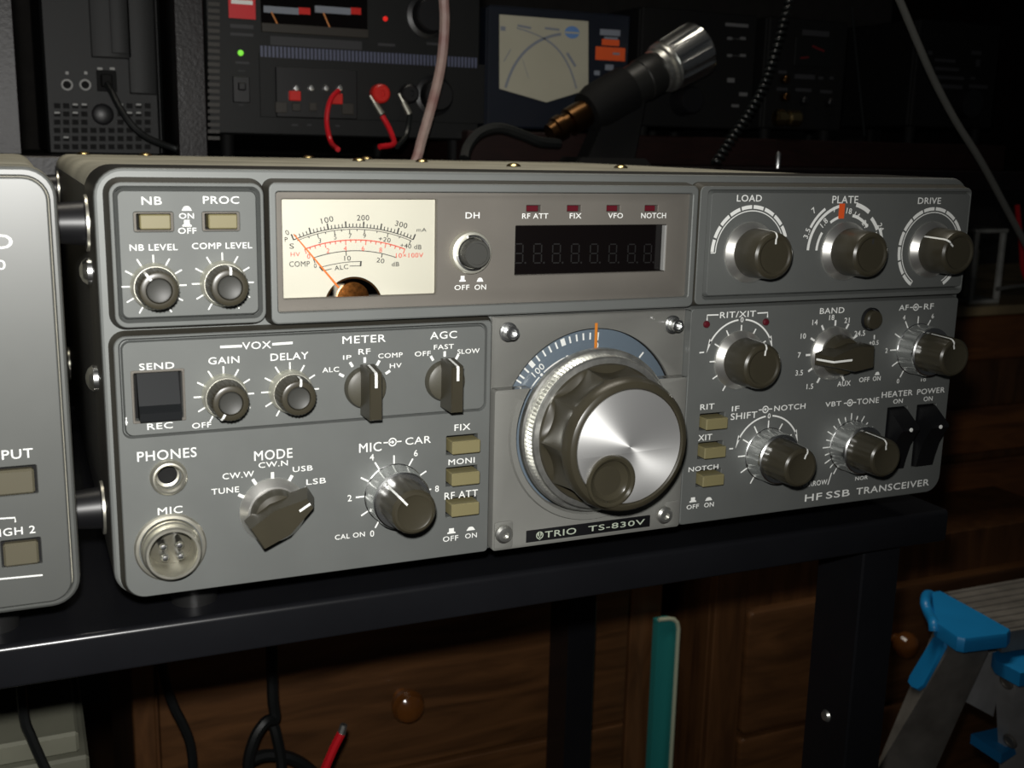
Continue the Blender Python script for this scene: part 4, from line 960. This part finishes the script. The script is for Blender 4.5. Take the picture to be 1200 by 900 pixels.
for i in range(n):
    x = a0[0]+(a1[0]-a0[0])*i/n; w_ = (a1[0]-a0[0])/n; g.box(x, x+w_*.62, YS-.6, YS+.4, a0[1]-4.3, a0[1]+2.7, 0)
part('ribbed_stripe', g, STRIPE, PS, 'blue-gray ribbed stripe')
lp = ps(305, 76, 568, 137, 'lower_panel', PSUG, .5, .3)
tb = ps(323, 83, 417, 137, 'terminal_block', BLACK, 3, .5)
for i, px in enumerate((347, 364.5, 382, 398)):
    x, z = xz(px, 103.5, YS-3); g = G(); g.lathe(x, z, [(0, 2.2), (1, 2.2), (2, 1.6), (2.2, 0)], 16, y0=YS-3); part('terminal_screw', g, CHROME, tb)
for b4 in ((338, 107, 351.5, 118), (388, 110, 400.5, 122)): a = pb_(*b4, YS-3); g = G(); g.box(a[0], a[1], YS-6, YS-2.5, a[2], a[3], .5); part('terminal_cover', g, REDP, tb, 'red terminal cover')
for b4 in ((322.5, 120, 336, 132), (342, 121, 352, 130), (362, 121, 371, 130), (400, 122, 414, 134)): a = pb_(*b4, YS-3); g = G(); g.box(a[0], a[1], YS-4.2, YS-2.5, a[2], a[3], .3); part('terminal_tab', g, SLOT, tb)
for px, m, lab in ((444, REDP, 'red binding post'), (478, BLACK, 'black binding post')):
    x, z = xz(px, 110, YS-4); g = G(); g.lathe(x, z, [(0, 5), (2, 5), (3, 6.4), (8, 6.6), (10, 6.2), (11, 5), (11, 2.2), (9.5, 2), (9.5, 0)], 28, y0=YS); bp_ = part('binding_post', g, m, PS, lab)
for px, py, r_ in ((503, 18, 15.5), (510, 112, 14)):
    x, z = xz(px, py, YS-3); g = G(); g.lathe(x, z, [(0, r_), (1.5, r_), (2.5, r_*.8), (11, r_*.76), (12, r_*.68), (12, 0)], 48, y0=YS, mod=ribs(24, .5, 2.6, 11)); part('knob', g, BLACK, PS)
def wire(name, pts, r_, m, lab, cat='wire', group=None, n=6):
    g = G(); g.tube(smooth(pts, n), r_, 8); return tag(obj(name, g, m, None, None, 40, loc=pts[0]), lab, cat, group)
def lug(pts, par):
    g = G(); a, b_ = Vector(pts[0]), Vector(pts[1]); d = b_-a
    g.tube([a, a+d*.45], 1.3, 8); g.tube([a+d*.4, b_], [2.0, 2.2], 10); part('spade_lug', g, NICKEL, par, 'silver spade lug')
rw = wire('power_wire', [at(448, 136, YS-10), at(455, 148, YS-13), at(460, 160, YS-18), at(461, 169, YS-30), at(445, 172, YS-38)], 1.9, CABR, 'red wire on a silver lug hanging from the red binding post', 'wire', 'wires on the power supply'); lug([at(434, 112, YS-6), at(448, 134, YS-10)], rw)
bw = wire('power_wire', [at(480, 135, YS-10), at(478, 150, YS-13), at(474, 162, YS-18), at(465, 172, YS-30)], 1.9, CABK, 'black wire on a silver lug hanging from the black binding post', 'wire', 'wires on the power supply'); lug([at(468, 110, YS-6), at(480, 134, YS-10)], bw)
wire('power_wire', [at(397, 106, YS-5.5), at(389, 114, YS-9), at(384, 128, YS-10), at(383, 146, YS-10), at(388, 167, YS-16), at(396, 175, YS-40)], 1.7, CABR, 'thin red wire hanging from the row of terminal screws', 'wire', 'wires on the power supply')

# cross needle meter box
YC = 420
c0, c1 = xz(572, 80, YC)[0], xz(737, 80, YC)[0]; zb2 = xz(655, 152, YC)[1]; zt2 = xz(620, 12, YC)[1]+2
CN = thing('cross_needle_meter', 'navy power meter box with a cream crossed needle dial', 'meter', ((c0+c1)/2, 480, ZR))
g = G(); g.box(c0, c1, YC+4, 560, zb2, zt2, 2); part('case', g, NAVY, CN); g = G(); g.box(c0, c1, YC, YC+4, zb2, zt2, 1.4); part('front_panel', g, NAVY, CN)
for fx in (c0+10, c1-10):
    for fy in (YC+12, 545):
        g = G(); gg = G(); gg.lathe(0, 0, [(0, 5), (zb2-ZR, 4.6), (zb2-ZR+.01, 0)], 18); g.join(gg, Matrix.Translation((fx, fy, zb2)) @ Matrix.Rotation(rad(90), 4, 'X')); part('foot', g, BLACKM, CN)
q = lambda px, py: xz(px, py, YC)
pm = [q(585, 17), q(689, 25), q(689, 105), q(640, 120), q(585, 104)]
g = G(); g.poly(pm, YC, .6); mf = part('dial_card', g, SWRF, CN, 'cream dial card')
g = G(); Yk = YC-.65
def bez(a, b_, c, n=20): return [tuple((1-t)**2*a[i]+2*t*(1-t)*b_[i]+t*t*c[i] for i in (0, 1)) for t in [k/n for k in range(n+1)]]
g.strip(bez(q(592, 103), q(607, 47), q(657, 40)), 2.0, Yk); g.strip(bez(q(675, 104), q(665, 62), q(640, 47)), 1.3, Yk); g.strip(bez(q(640, 47), q(625, 38), q(605, 33)), .8, Yk)
g.strip([q(586, 33), q(592, 34)], 3, Yk); g.strip([q(606, 30), q(622, 33)], 1.6, Yk); g.strip([q(638, 33), q(655, 35)], 1.6, Yk); g.strip([q(590, 72), q(598, 58)], .7, Yk); g.strip([q(664, 62), q(674, 78)], 2.0, Yk); g.strip([q(612, 70), q(619, 92)], .4, Yk)
part('scale', g, GRBL, mf)
g = G(); a = q(670, 38); g.poly([(a[0]+6*cos(t), a[1]+4.4*sin(t)) for t in [2*pi*k/20 for k in range(20)]], Yk); part('emblem', g, BLUI, mf, 'blue oval emblem')
g = G(); g.strip([q(662, 38), q(678, 39)], 1.2, Yk-.1); part('emblem_mark', g, SWRF, mf)
for b4 in ((705, 47, 725.5, 53), (697.5, 56.5, 732.5, 70)): a = pb_(*b4, YC); g = G(); g.box(a[0], a[1], YC-.6, YC+.3, a[2], a[3], .1); part('label', g, ORL, CN, 'orange label')
g = G()
for b4 in ((703, 35.5, 727, 41), (708, 44, 724, 45.5), (709, 76, 719, 82), (718, 62, 726, 64), (696, 83, 703, 88)): a = pb_(*b4, YC-.6); g.poly([(a[0], a[2]), (a[1], a[2]), (a[1], a[3]), (a[0], a[3])], YC-.62)
part('lettering', g, GRBL, CN)
for px in (708, 723):
    x, z = xz(px, 100, YC); g = G(); g.lathe(x, z, [(0, 4), (7, 3.6), (8, 2.8), (8, 0)], 20, y0=YC); part('knob', g, BLACK, CN)
g = G(); g.strip([q(717, 139), q(724, 135)], .8, YC); g.strip([q(724, 134), q(732, 132)], .8, YC); part('lettering', g, ORL, CN, 'small orange marks')

# tuner box, small meter receiver, receiver: dark units on the shelf
def unit(name, label, cat, px0, px1, pyt, pyb, Yf, depth, m):
    a0, a1 = xz(px0, 90, Yf)[0], xz(px1, 90, Yf)[0]; zb_ = xz((px0+px1)/2, pyb, Yf)[1]; zt_ = xz((px0+px1)/2, pyt, Yf)[1]
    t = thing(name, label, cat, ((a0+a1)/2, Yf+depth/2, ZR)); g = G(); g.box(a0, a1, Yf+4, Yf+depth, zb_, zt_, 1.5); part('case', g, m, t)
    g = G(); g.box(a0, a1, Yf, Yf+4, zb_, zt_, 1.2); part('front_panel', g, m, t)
    for fx in (a0+9, a1-9):
        for fy in (Yf+10, Yf+depth-12):
            g = G(); gg = G(); gg.lathe(0, 0, [(0, 5), (zb_-ZR, 4.6), (zb_-ZR+.01, 0)], 16); g.join(gg, Matrix.Translation((fx, fy, zb_)) @ Matrix.Rotation(rad(90), 4, 'X')); part('foot', g, BLACKM, t)
    return t
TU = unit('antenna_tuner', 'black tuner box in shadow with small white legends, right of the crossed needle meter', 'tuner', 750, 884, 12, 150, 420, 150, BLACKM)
g = G()
for b4 in ((850, 28, 877, 31), (852, 43, 858, 47), (867, 43, 874, 47), (858, 45, 867, 46), (852, 63, 858, 67), (867, 63, 874, 67), (858, 65, 867, 66), (852, 91, 861, 97), (866, 108, 876, 113), (857, 122, 866, 126)): a = pb_(*b4, 420); g.poly([(a[0], a[2]+.4), (a[1], a[2]+.4), (a[1], a[3]-.4), (a[0], a[3]-.4)], 420)
part('lettering', g, DIMW, TU)
for px, py in ((800, 70), (800, 118)):
    x, z = xz(px, py, 420); g = G(); g.lathe(x, z, [(0, 12), (3, 11.4), (14, 10), (15, 9), (15, 0)], 40, y0=420, mod=ribs(20, .5, 4, 14)); part('knob', g, BLACK, TU)
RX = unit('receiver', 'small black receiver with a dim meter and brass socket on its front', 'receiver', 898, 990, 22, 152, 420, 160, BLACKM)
mw2 = None
a = pb_(930, 47, 977, 76, 420); g = G(); g.box(a[0], a[1], 419, 420.3, a[2], a[3], .2); mw2 = part('meter_window', g, PSUG, RX)
g = G(); g.strip([xz(952, 54, 419), xz(966, 60, 419)], 1.5, 419); g.strip([xz(938, 68, 419), xz(948, 67, 419)], 1.2, 419); part('scale', g, DIMRED, mw2)
g = G()
for b4 in ((940, 37, 972, 41), (912, 83, 922, 86), (931, 88, 955, 92), (959, 90, 965, 93), (972, 90, 977, 93), (910, 103, 923, 106), (932, 104, 951, 107), (961, 106, 975, 109)): a = pb_(*b4, 420); g.box(a[0], a[1], 419.9, 420.2, a[2], a[3], 0)
part('lettering', g, DIMP, RX)
for px, py in ((918, 93.5), (918, 114), (940, 118), (970, 120)):
    x, z = xz(px, py, 420); g = G(); g.lathe(x, z, [(0, 3.6), (5, 3.3), (6, 2.4), (6.2, 0)], 20, y0=420); part('knob', g, BRONZE if px < 930 else BLACK, RX)
p0 = at(908, 138, 408); g = G(); gg = G(); gg.lathe(0, 0, [(0, 4), (1, 6.6), (7, 6.8), (8, 5), (12, 4.8), (13, 6.2), (22, 6.3), (24, 4.5), (24, 0)], 24)
g.join(gg, Matrix.Translation(p0) @ Matrix.Rotation(rad(88), 4, 'Z')); part('coaxial_connector', g, GOLD, RX, 'brass coaxial connector')
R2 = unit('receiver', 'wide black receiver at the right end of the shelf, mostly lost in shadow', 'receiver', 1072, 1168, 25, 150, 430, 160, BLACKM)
g = G()
for i, b4 in enumerate(((1087, 60, 1093, 64), (1095, 70, 1120, 72), (1095, 80, 1124, 82), (1095, 90, 1130, 92), (1098, 100, 1128, 103), (1135, 100, 1158, 103), (1138, 60, 1150, 64), (1143, 70, 1149, 78), (1137, 90, 1143, 93), (1143, 108, 1149, 118))): a = pb_(*b4, 430); g.box(a[0], a[1], 429.9, 430.2, a[2], a[3], 0)
part('lettering', g, DIMP, R2)
x, z = xz(1128, 122, 430); g = G(); g.lathe(x, z, [(0, 13), (2, 13), (12, 12), (13, 0)], 40, y0=430); part('knob', g, BLACK, R2)

# desk microphone leaning in front of the meter box
YK = 385
m0, m1 = at(655, 150, YK), at(826, 52, YK+10); ax = (m1-m0).normalized(); 
MK = thing('microphone', 'black handled microphone with a ribbed chrome head leaning in front of the meters', 'microphone', (at(715, 175, YK).x, YK, ZS))
def along(prof, n=40, mod=None):
    g = G(); gg = G(); gg.lathe(0, 0, prof, n, mod); rot = Vector((0, -1, 0)).rotation_difference(ax).to_matrix().to_4x4(); g.join(gg, Matrix.Translation(m0) @ rot); return g
LN = (m1-m0).length; u_ = LN/197
part('handle', along([(44*u_, 0), (44*u_, 11), (60*u_, 13.5), (100*u_, 14.8), (108*u_, 15.0), (109*u_, 15.6), (126*u_, 15.8), (129*u_, 14.8)]), MICB, MK)
part('clip', along([(34*u_, 8), (36*u_, 14), (48*u_, 16.6), (88*u_, 17.2), (90*u_, 15)]), BLACKM, MK)
part('collar', along([(129*u_, 14), (130*u_, 16.2), (136*u_, 16.6), (138*u_, 18.6), (141*u_, 18.8), (143*u_, 17)]), CHROMED, MK, 'chrome collar')
part('head', along([(142*u_, 14), (143*u_, 18.8), (150*u_, 19.6), (180*u_, 20.6), (186*u_, 20.2), (190*u_, 17.0)], 120, lambda a, d, r: -1.5*max(0, cos(a*10))**.5 if 146*u_ < d < 184*u_ else 0), CHROME, MK, 'ribbed chrome head')
wire('black_cable', [at(655, 168, 380), at(632, 166, 376), at(612, 158, 374), at(585, 150, 372), at(562, 156, 370), at(548, 172, 366), at(544, 186, 360)], 3.6, CABB, 'black cable looping on the shelf under the navy meter box', 'cable')
part('grille', along([(188*u_, 17.2), (189*u_, 16), (188.4*u_, 0)]), BLACKM, MK)
part('connector', along([(-12*u_, 0), (-12*u_, 6.4), (-5*u_, 7), (-4*u_, 8.8), (4*u_, 9), (5*u_, 7.6), (12*u_, 7.6), (13*u_, 10), (26*u_, 10.2), (36*u_, 9.5)], 40), BRONZE, MK, 'worn metal plug')
g = G(); bx = at(708, 160, YK); g.hull([(bx.x-26, YK-12, ZS), (bx.x+34, YK-12, ZS), (bx.x-26, YK+26, ZS), (bx.x+34, YK+26, ZS), (bx.x-22, YK-9, ZS+5), (bx.x+30, YK-9, ZS+5), (bx.x-22, YK+22, ZS+5), (bx.x+30, YK+22, ZS+5)]); part('base', g, BLACKM, MK)
st = at(735, 108, YK+4); g = G(); g.hull([Vector((bx.x+x, YK+y, ZS+4)) for x in (-16, 22) for y in (-7, 12)]+[st+Vector((x, y, z)) for x in (-12, 12) for y in (-7, 7) for z in (-6, 4)]); part('stand', g, BLACKM, MK)

# cables
wire('antenna_cable', [at(518, -30, 372), at(520, 0, 372), at(521, 30, 371), at(517, 75, 370), at(507, 120, 366), at(494, 165, 362), at(489, 184, 358), at(480, 205, 352)], 3.4, CABT, 'thick clear and pink cable hanging in front of the power supply', 'cable')
wire('antenna_cable', [at(1040, -30, 300), at(1054, 0, 300), at(1075, 50, 300), at(1095, 95, 302), at(1120, 142, 305), at(1150, 190, 310), at(1185, 255, 318), at(1215, 310, 325)], 2.6, CABG, 'gray cable sagging down across the dark right background', 'cable')
cp = smooth([at(925, 0, 362), at(919, 22, 362), at(912, 48, 362), at(905, 72, 362), at(893, 105, 360), at(876, 135, 358), at(857, 163, 356), at(838, 192, 354)], 60)
g = G(); hp = []
acc = 0
for i, p in enumerate(cp):
    if i: acc += (cp[i]-cp[i-1]).length
    t = (cp[min(i+1, len(cp)-1)]-cp[max(i-1, 0)]).normalized(); n1 = t.cross(Vector((0, 1, 0))).normalized(); n2 = t.cross(n1); a = acc/4.6*2*pi
    hp.append(p+n1*cos(a)*2.6+n2*sin(a)*2.6)
g.tube(hp, 1.25, 6); tag(obj('coiled_cord', g, CABK, None, None, 60, loc=cp[0]), 'coiled black cord running up past the black tuner box', 'cord')
g = G(); pts = smooth([at(998, 8, 440), at(1003, 60, 440), at(1008, 110, 438), at(1013, 160, 436)]); g.tube(pts, 1.0, 8); tag(obj('thin_cable', g, CABK, None, None, 40, loc=pts[0]), 'thin black cable hanging between the two dark receivers', 'cable')
g = G(); a = at(912.5, 178, 360); g.tube([(a.x, 360, ZS-.2), (a.x, 360, a.z-1.5), (a.x+.2, 360, a.z)], [1.9, 1.9, 1.1], 12); g.lathe(a.x, ZS+1, [(0, .01)], 3) if False else None
tag(obj('metal_rod', g, CHROME, None, None, 40, loc=(a.x, 360, ZS)), 'short upright metal rod behind the right end of the radio', 'rod')

# ================================================================ furniture below and right
def chest(name, label, xL, xR, ztop, Yf, dep, stileL, stileR, rows, knobs, rounded=False):
    t = thing(name, label, 'chest of drawers', ((xL+xR)/2, Yf+dep/2, -740))
    g = G(); g.box(xL, xR, Yf+8, Yf+dep, -740, ztop, 1); part('carcass', g, WOODV, t)
    for a, b_ in ((xL, stileL), (stileR, xR)):
        if b_-a > 1: g = G(); g.box(a, b_, Yf, Yf+8, -740, ztop, .8); part('stile', g, WOODV, t)
    for z0, z1 in rows:
        g = G(); plate(g, RR(stileL+2.5, stileR-2.5, z0, z1, 5 if rounded else 1), Yf+8, Yf-3 if rounded else Yf-.5, 1.6); d = part('drawer', g, WOOD, t)
        for kx, kz in knobs:
            if z0 < kz < z1:
                g = G(); g.lathe(kx, kz, [(0, 6), (5, 5.2), (8, 8), (12, 11.4), (17, 12), (22, 10), (25, 6), (26, 0)], 40, y0=Yf-.5); part('knob', g, WOODK, d, 'round varnished wooden knob')
    return t
YD = 370
kA = xz(480, 830, YD-20); kB = xz(1065, 758, YD-20)
cx_ = lambda px, py: xz(px, py, YD)[0]
zl = xz(600, 873, YD)[1]
chest('chest_of_drawers', 'brown wooden chest of drawers under the desk, left of the rear desk leg', cx_(158, 880), cx_(771, 800), -125, YD, 250, cx_(184, 880), cx_(736, 800), [(zl+1.5, zl+120), (zl-120, zl-1.5), (zl-240, zl-123)], [kA, (kA[0], zl-60)])
zg = xz(900, 855, YD)[1]; zt4 = xz(900, 714, YD)[1]
chest('chest_of_drawers', 'brown wooden chest with round-cornered drawers behind the right desk leg', cx_(833, 800), 735, zt4+40, YD, 105, cx_(868, 800), 730, [(zg+2, zt4), (zg-112, zg-2), (zg-230, zg-116)], [kB, (kB[0], zg-56)], True)
# teal board between the two chests
p0 = xz(797, 722, YD-14); x1_ = p0[0]; x0_ = xz(772, 722, YD-14)[0]
g = G(); plate(g, RR(x0_, x1_-1.5, -738, p0[1]-1.5, 3, rs=(1, 8, 1, 1)), YD-6, YD-14, 1.0)
tl = tag(obj('plastic_board', g, TEAL, None, None, 28, loc=(x0_+10, YD-10, -738)), 'teal plastic board with a cream edge standing between the two wooden chests', 'board')
g = G(); g.tube([(x1_-1, YD-14, -738), (x1_-1, YD-14, p0[1]-10), (x1_-2.5, YD-14, p0[1]-5), (x1_-5.5, YD-14, p0[1]-2), (x1_-10, YD-14, p0[1]-.6), (x0_, YD-14, p0[1])], 1.7, 8); part('edge_trim', g, CREAME, tl, 'cream edge')
# gray boxes at lower left
g = G(); a = pb_(-60, 858, 92, 888, 200); g.box(a[0]-60, a[1], 200, 320, a[2]-10, a[3], 1.5); tag(obj('cardboard_box', g, BOXG, None, None, 28, loc=(a[0], 260, a[2]-10)), 'worn gray cardboard box under the desk at the lower left', 'box')
g = G(); g.box(a[0]-70, a[1]+4, 196, 326, -740, a[2]-10, 1.5); tag(obj('cardboard_box', g, BOXG, None, None, 28, loc=(a[0], 260, -740)), 'pale lower box carrying the worn gray box under the desk', 'box')
# cables under the desk
YB = 320
wire('desk_cable', [at(22, 770, 190), at(28, 838, 190), at(36, 862, 190), at(48, 890, 190), at(66, 930, 190), at(80, 980, 190)], 2.4, CABB, 'black cable hanging under the desk at the far left', 'cable', 'black cables hanging under the desk')
wire('desk_cable', [at(186, 742, YB), at(192, 790, YB), at(203, 826, YB), at(214, 848, YB), at(223, 872, YB), at(226, 905, YB), at(224, 960, YB)], 3.0, CABB, 'single black cable hanging in front of the chest, left of the loop', 'cable', 'black cables hanging under the desk')
wire('desk_cable', [at(318, 725, YB), at(319, 790, YB), at(320, 820, YB), at(322, 842, YB), at(311, 846, YB-4), at(298, 866, YB-6), at(291, 900, YB-6), at(300, 950, YB-6), at(326, 950, YB+2), at(330, 900, YB+6), at(324, 862, YB+7), at(318, 842, YB+9)], 3.8, CABB, 'black cable tied in a loop under the desk', 'cable', 'black cables hanging under the desk')
wire('desk_cable', [at(290, 893, YB+10), at(310, 885, YB+14), at(340, 888, YB+16), at(366, 905, YB+18), at(380, 930, YB+18)], 4.2, CABB, 'thick black cable lying across the bottom of the cable loop', 'cable', 'black cables hanging under the desk')
rw2 = wire('loose_wire', [at(372, 925, 240), at(382, 898, 240), at(391, 877, 240), at(400, 859, 240)], 2.7, CABR, 'red wire with a bare silver tip pointing up under the desk')
g = G(); g.tube([at(400, 860, 240), at(403, 849, 240)], [2.6, 2.2], 8); part('bare_tip', g, CHROMED, rw2)
# step ladder
def q3(px, py, Y): return at(px, py, Y)
LD = thing('step_ladder', 'aluminium step ladder with blue plastic caps beside the right end of the desk', 'ladder', (370, 120, -740))
yl = 130
zc0 = at(1130, 748, yl).z
def aZ(px, py, z): return atZ(px, py, z)
def onpl(px, py, P, N):
    d = ray(px, py); return CAMP+d*((P-CAMP).dot(N)/d.dot(N))
tp = [aZ(1106, 694, zc0-2), aZ(1300, 660, zc0-2), aZ(1300, 722, zc0-2), aZ(1176, 741, zc0-2)]
g = G(); g.hull(tp+[p-Vector((0, 0, 14)) for p in tp]); tread = part('tread', g, ALUD, LD)
for i in range(8):
    t = (i+.5)/8; a = tp[0].lerp(tp[3], t); b_ = tp[1].lerp(tp[2], t); g = G(); g.tube([a, b_], 1.5, 8); part('tread_rib', g, ALUD, tread)
cap = [aZ(a, b_, zc0) for a, b_ in ((1091, 693), (1101, 691.5), (1146, 716), (1185, 738), (1181, 743), (1131, 749), (1122, 747), (1096, 729))]
lo_ = sum((p for p in cap), Vector())/len(cap)
g = G(); g.hull([lo_+(p-lo_)*.97 for p in cap]+[p-Vector((0, 0, 2)) for p in cap]+[p-Vector((0, 0, 9)) for p in cap]); bc = part('blue_cap', g, BLUE, LD, 'blue plastic cap of the top step', 30)
e0, e1 = cap[0], cap[-1]
dn = Vector((0, 0, -1)); out_ = (e0-cap[1]).normalized()
lp_ = [e0+Vector((0, 0, -3)), at(1086, 698, e0.y-2), at(1084.5, 707, (e0.y*2+e1.y)/3), at(1088, 718, (e0.y+e1.y)/2), at(1094, 730, e1.y+3), e1+Vector((0, 0, -6))]
g = G(); g.tube(smooth(lp_, 6), 3.6, 10); part('cap_lip', g, BLUE, bc, None, 50)
zt_ = zc0-9; zb_ = zc0-120
def rail8(t3, b3, zt_, zb_, m, lab):
    A, B, C_ = [aZ(a, b_, zt_) for a, b_ in t3]; a2, b2, c2_ = [aZ(a, b_, zb_) for a, b_ in b3]
    D_ = A+C_-B; d2 = a2+c2_-b2
    g = G(); g.hull([A, B, C_, D_, a2, b2, c2_, d2]); part('rail', g, m, LD, lab); return A, B, C_, a2, b2, c2_
A, B, C_, a2, b2, c2_ = rail8(((1095, 736), (1117, 753), (1166, 746)), ((1020, 915), (1050, 915), (1090, 915)), zt_, zb_, ALUD, 'tilted worn aluminium rail')
N = (B-A).cross(a2-A).normalized()
if N.dot(CAMP-A) < 0: N = -N
f = [onpl(a, b_, A, N)+N*.2 for a, b_ in ((1097, 746), (1101, 744.5), (1107, 746), (1111, 751), (1110, 759), (1085, 805), (1078, 810), (1070, 807), (1066, 801), (1068, 794))]
g = G(); g.hull(f+[p+N*2.0+(sum(f, Vector())/len(f)-p)*.06 for p in f]); part('rail_insert', g, BLUE, LD, 'blue plastic insert', 50)
z2 = at(1192, 794, yl-10).z
A, B, C_, a2, b2, c2_ = rail8(((1165, 780), (1192, 794), (1235, 786)), ((1172, 915), (1197, 915), (1240, 905)), z2, z2-95, ALU, 'bare aluminium rail with rivets')
N = (B-A).cross(a2-A).normalized()
if N.dot(CAMP-A) < 0: N = -N
for a, b_ in ((1180, 799), (1184, 868)):
    p = onpl(a, b_, A, N); gg = G(); gg.lathe(0, 0, [(-.5, 5), (1.2, 5), (1.6, 4.6), (1.6, 3.4), (.8, 3), (.8, 0)], 20); g = G()
    g.join(gg, Matrix.Translation(p) @ Vector((0, -1, 0)).rotation_difference(N).to_matrix().to_4x4()); part('rivet', g, ALUD, LD)
cap = [aZ(a, b_, z2+9) for a, b_ in ((1163, 765), (1215, 748), (1260, 755), (1245, 782), (1196, 789), (1168, 774))]
g = G(); g.hull(cap+[p-Vector((0, 0, 9)) for p in cap]); part('blue_cap', g, BLUE, LD, 'blue plastic cap of the near rail', 40)
cap = [aZ(a, b_, z2-62) for a, b_ in ((1138, 860), (1172, 852), (1200, 868), (1174, 884))]
g = G(); g.hull(cap+[p-Vector((0, 0, 7)) for p in cap]); part('blue_cap', g, BLUE, LD, 'blue plastic cap of a lower step', 40)
f = [at(a, b_, yl+25) for a, b_ in ((1150, 772), (1172, 760), (1172, 800), (1164, 840), (1127, 820), (1138, 800))]
g = G(); g.hull(f+[p+Vector((2, 8, 2)) for p in f]); part('bracket', g, ALU, LD, 'pale hinge bracket')
# dresser at the far right with things on it
yd2 = 500
zz = lambda py: xz(1160, py, yd2)[1]
xl = xz(1085, 400, yd2)[0]; xr_ = 1150
DR = thing('dresser', 'long brown wooden dresser in shadow behind the right end of the radio', 'dresser', ((xl+xr_)/2, 640, -740))
dz = zz(356)
g = G(); g.box(xl-8, xr_, yd2-14, yd2+330, zz(367), dz, 1.2); part('dresser_top', g, WOODL, DR, 'front edge with its glint painted pale')
g = G(); g.box(xl, xr_-8, yd2+6, yd2+330, -740, zz(367), 1); part('carcass', g, WOODV, DR)
for q0, q1 in ((370, 421), (476, 528), (538, 640)):
    g = G(); g.box(xl+6, xr_-14, yd2-4, yd2+6, zz(q1), zz(q0), 2); part('drawer', g, WOODR, DR)
# clear box, red plug and lead on the dresser
p0 = at(1138, 335, yd2+2); p1 = at(1181, 268, yd2+2)
SB = thing('storage_box', 'small grayish clear plastic box on the dresser behind the radio', 'box', ((p0.x+p1.x)/2, yd2+32, dz))
x0, x1 = p0.x, p1.x; zt5 = p1.z
g = G(); g.box(x0, x1, yd2+2, yd2+62, dz, dz+4, .8); part('base', g, BOXW, SB)
for x in (x0, x1-5):
    for y in (yd2+2, yd2+57): g = G(); g.box(x, x+5, y, y+5, dz+4, zt5-4, .6); part('corner_post', g, BOXW, SB)
g = G(); g.box(x0-1, x1+1, yd2+1, yd2+63, zt5-4, zt5, .8); part('lid', g, BOXW, SB)
g = G(); g.box(x0+8, x1-14, yd2+20, yd2+50, dz+4, zt5-22, 2); part('contents', g, BOXG, SB, 'gray contents')
px_ = at(1192, 240, yd2+40)
g = G(); g.lathe(px_.x, px_.z, [(0, 0), (0, 5), (6, 5.5), (16, 4.5), (22, 3), (22, 0)], 20, y0=yd2+40)
bz = at(1196, 336, yd2+20)
wire('test_lead', [at(1192, 240, yd2+18), at(1194, 262, yd2+16), at(1197, 290, yd2+10), at(1200, 320, yd2+8), at(1215, 348, yd2+10)], 2.6, CABR, 'red plug and lead beside the clear box on the dresser', 'lead')
wire('white_cable', [at(1168, 339, yd2+1), at(1185, 336, yd2-2), at(1205, 334, yd2), at(1230, 330, yd2+6)], 2.2, CABG, 'pale cable lying on the dresser in front of the clear box', 'cable')
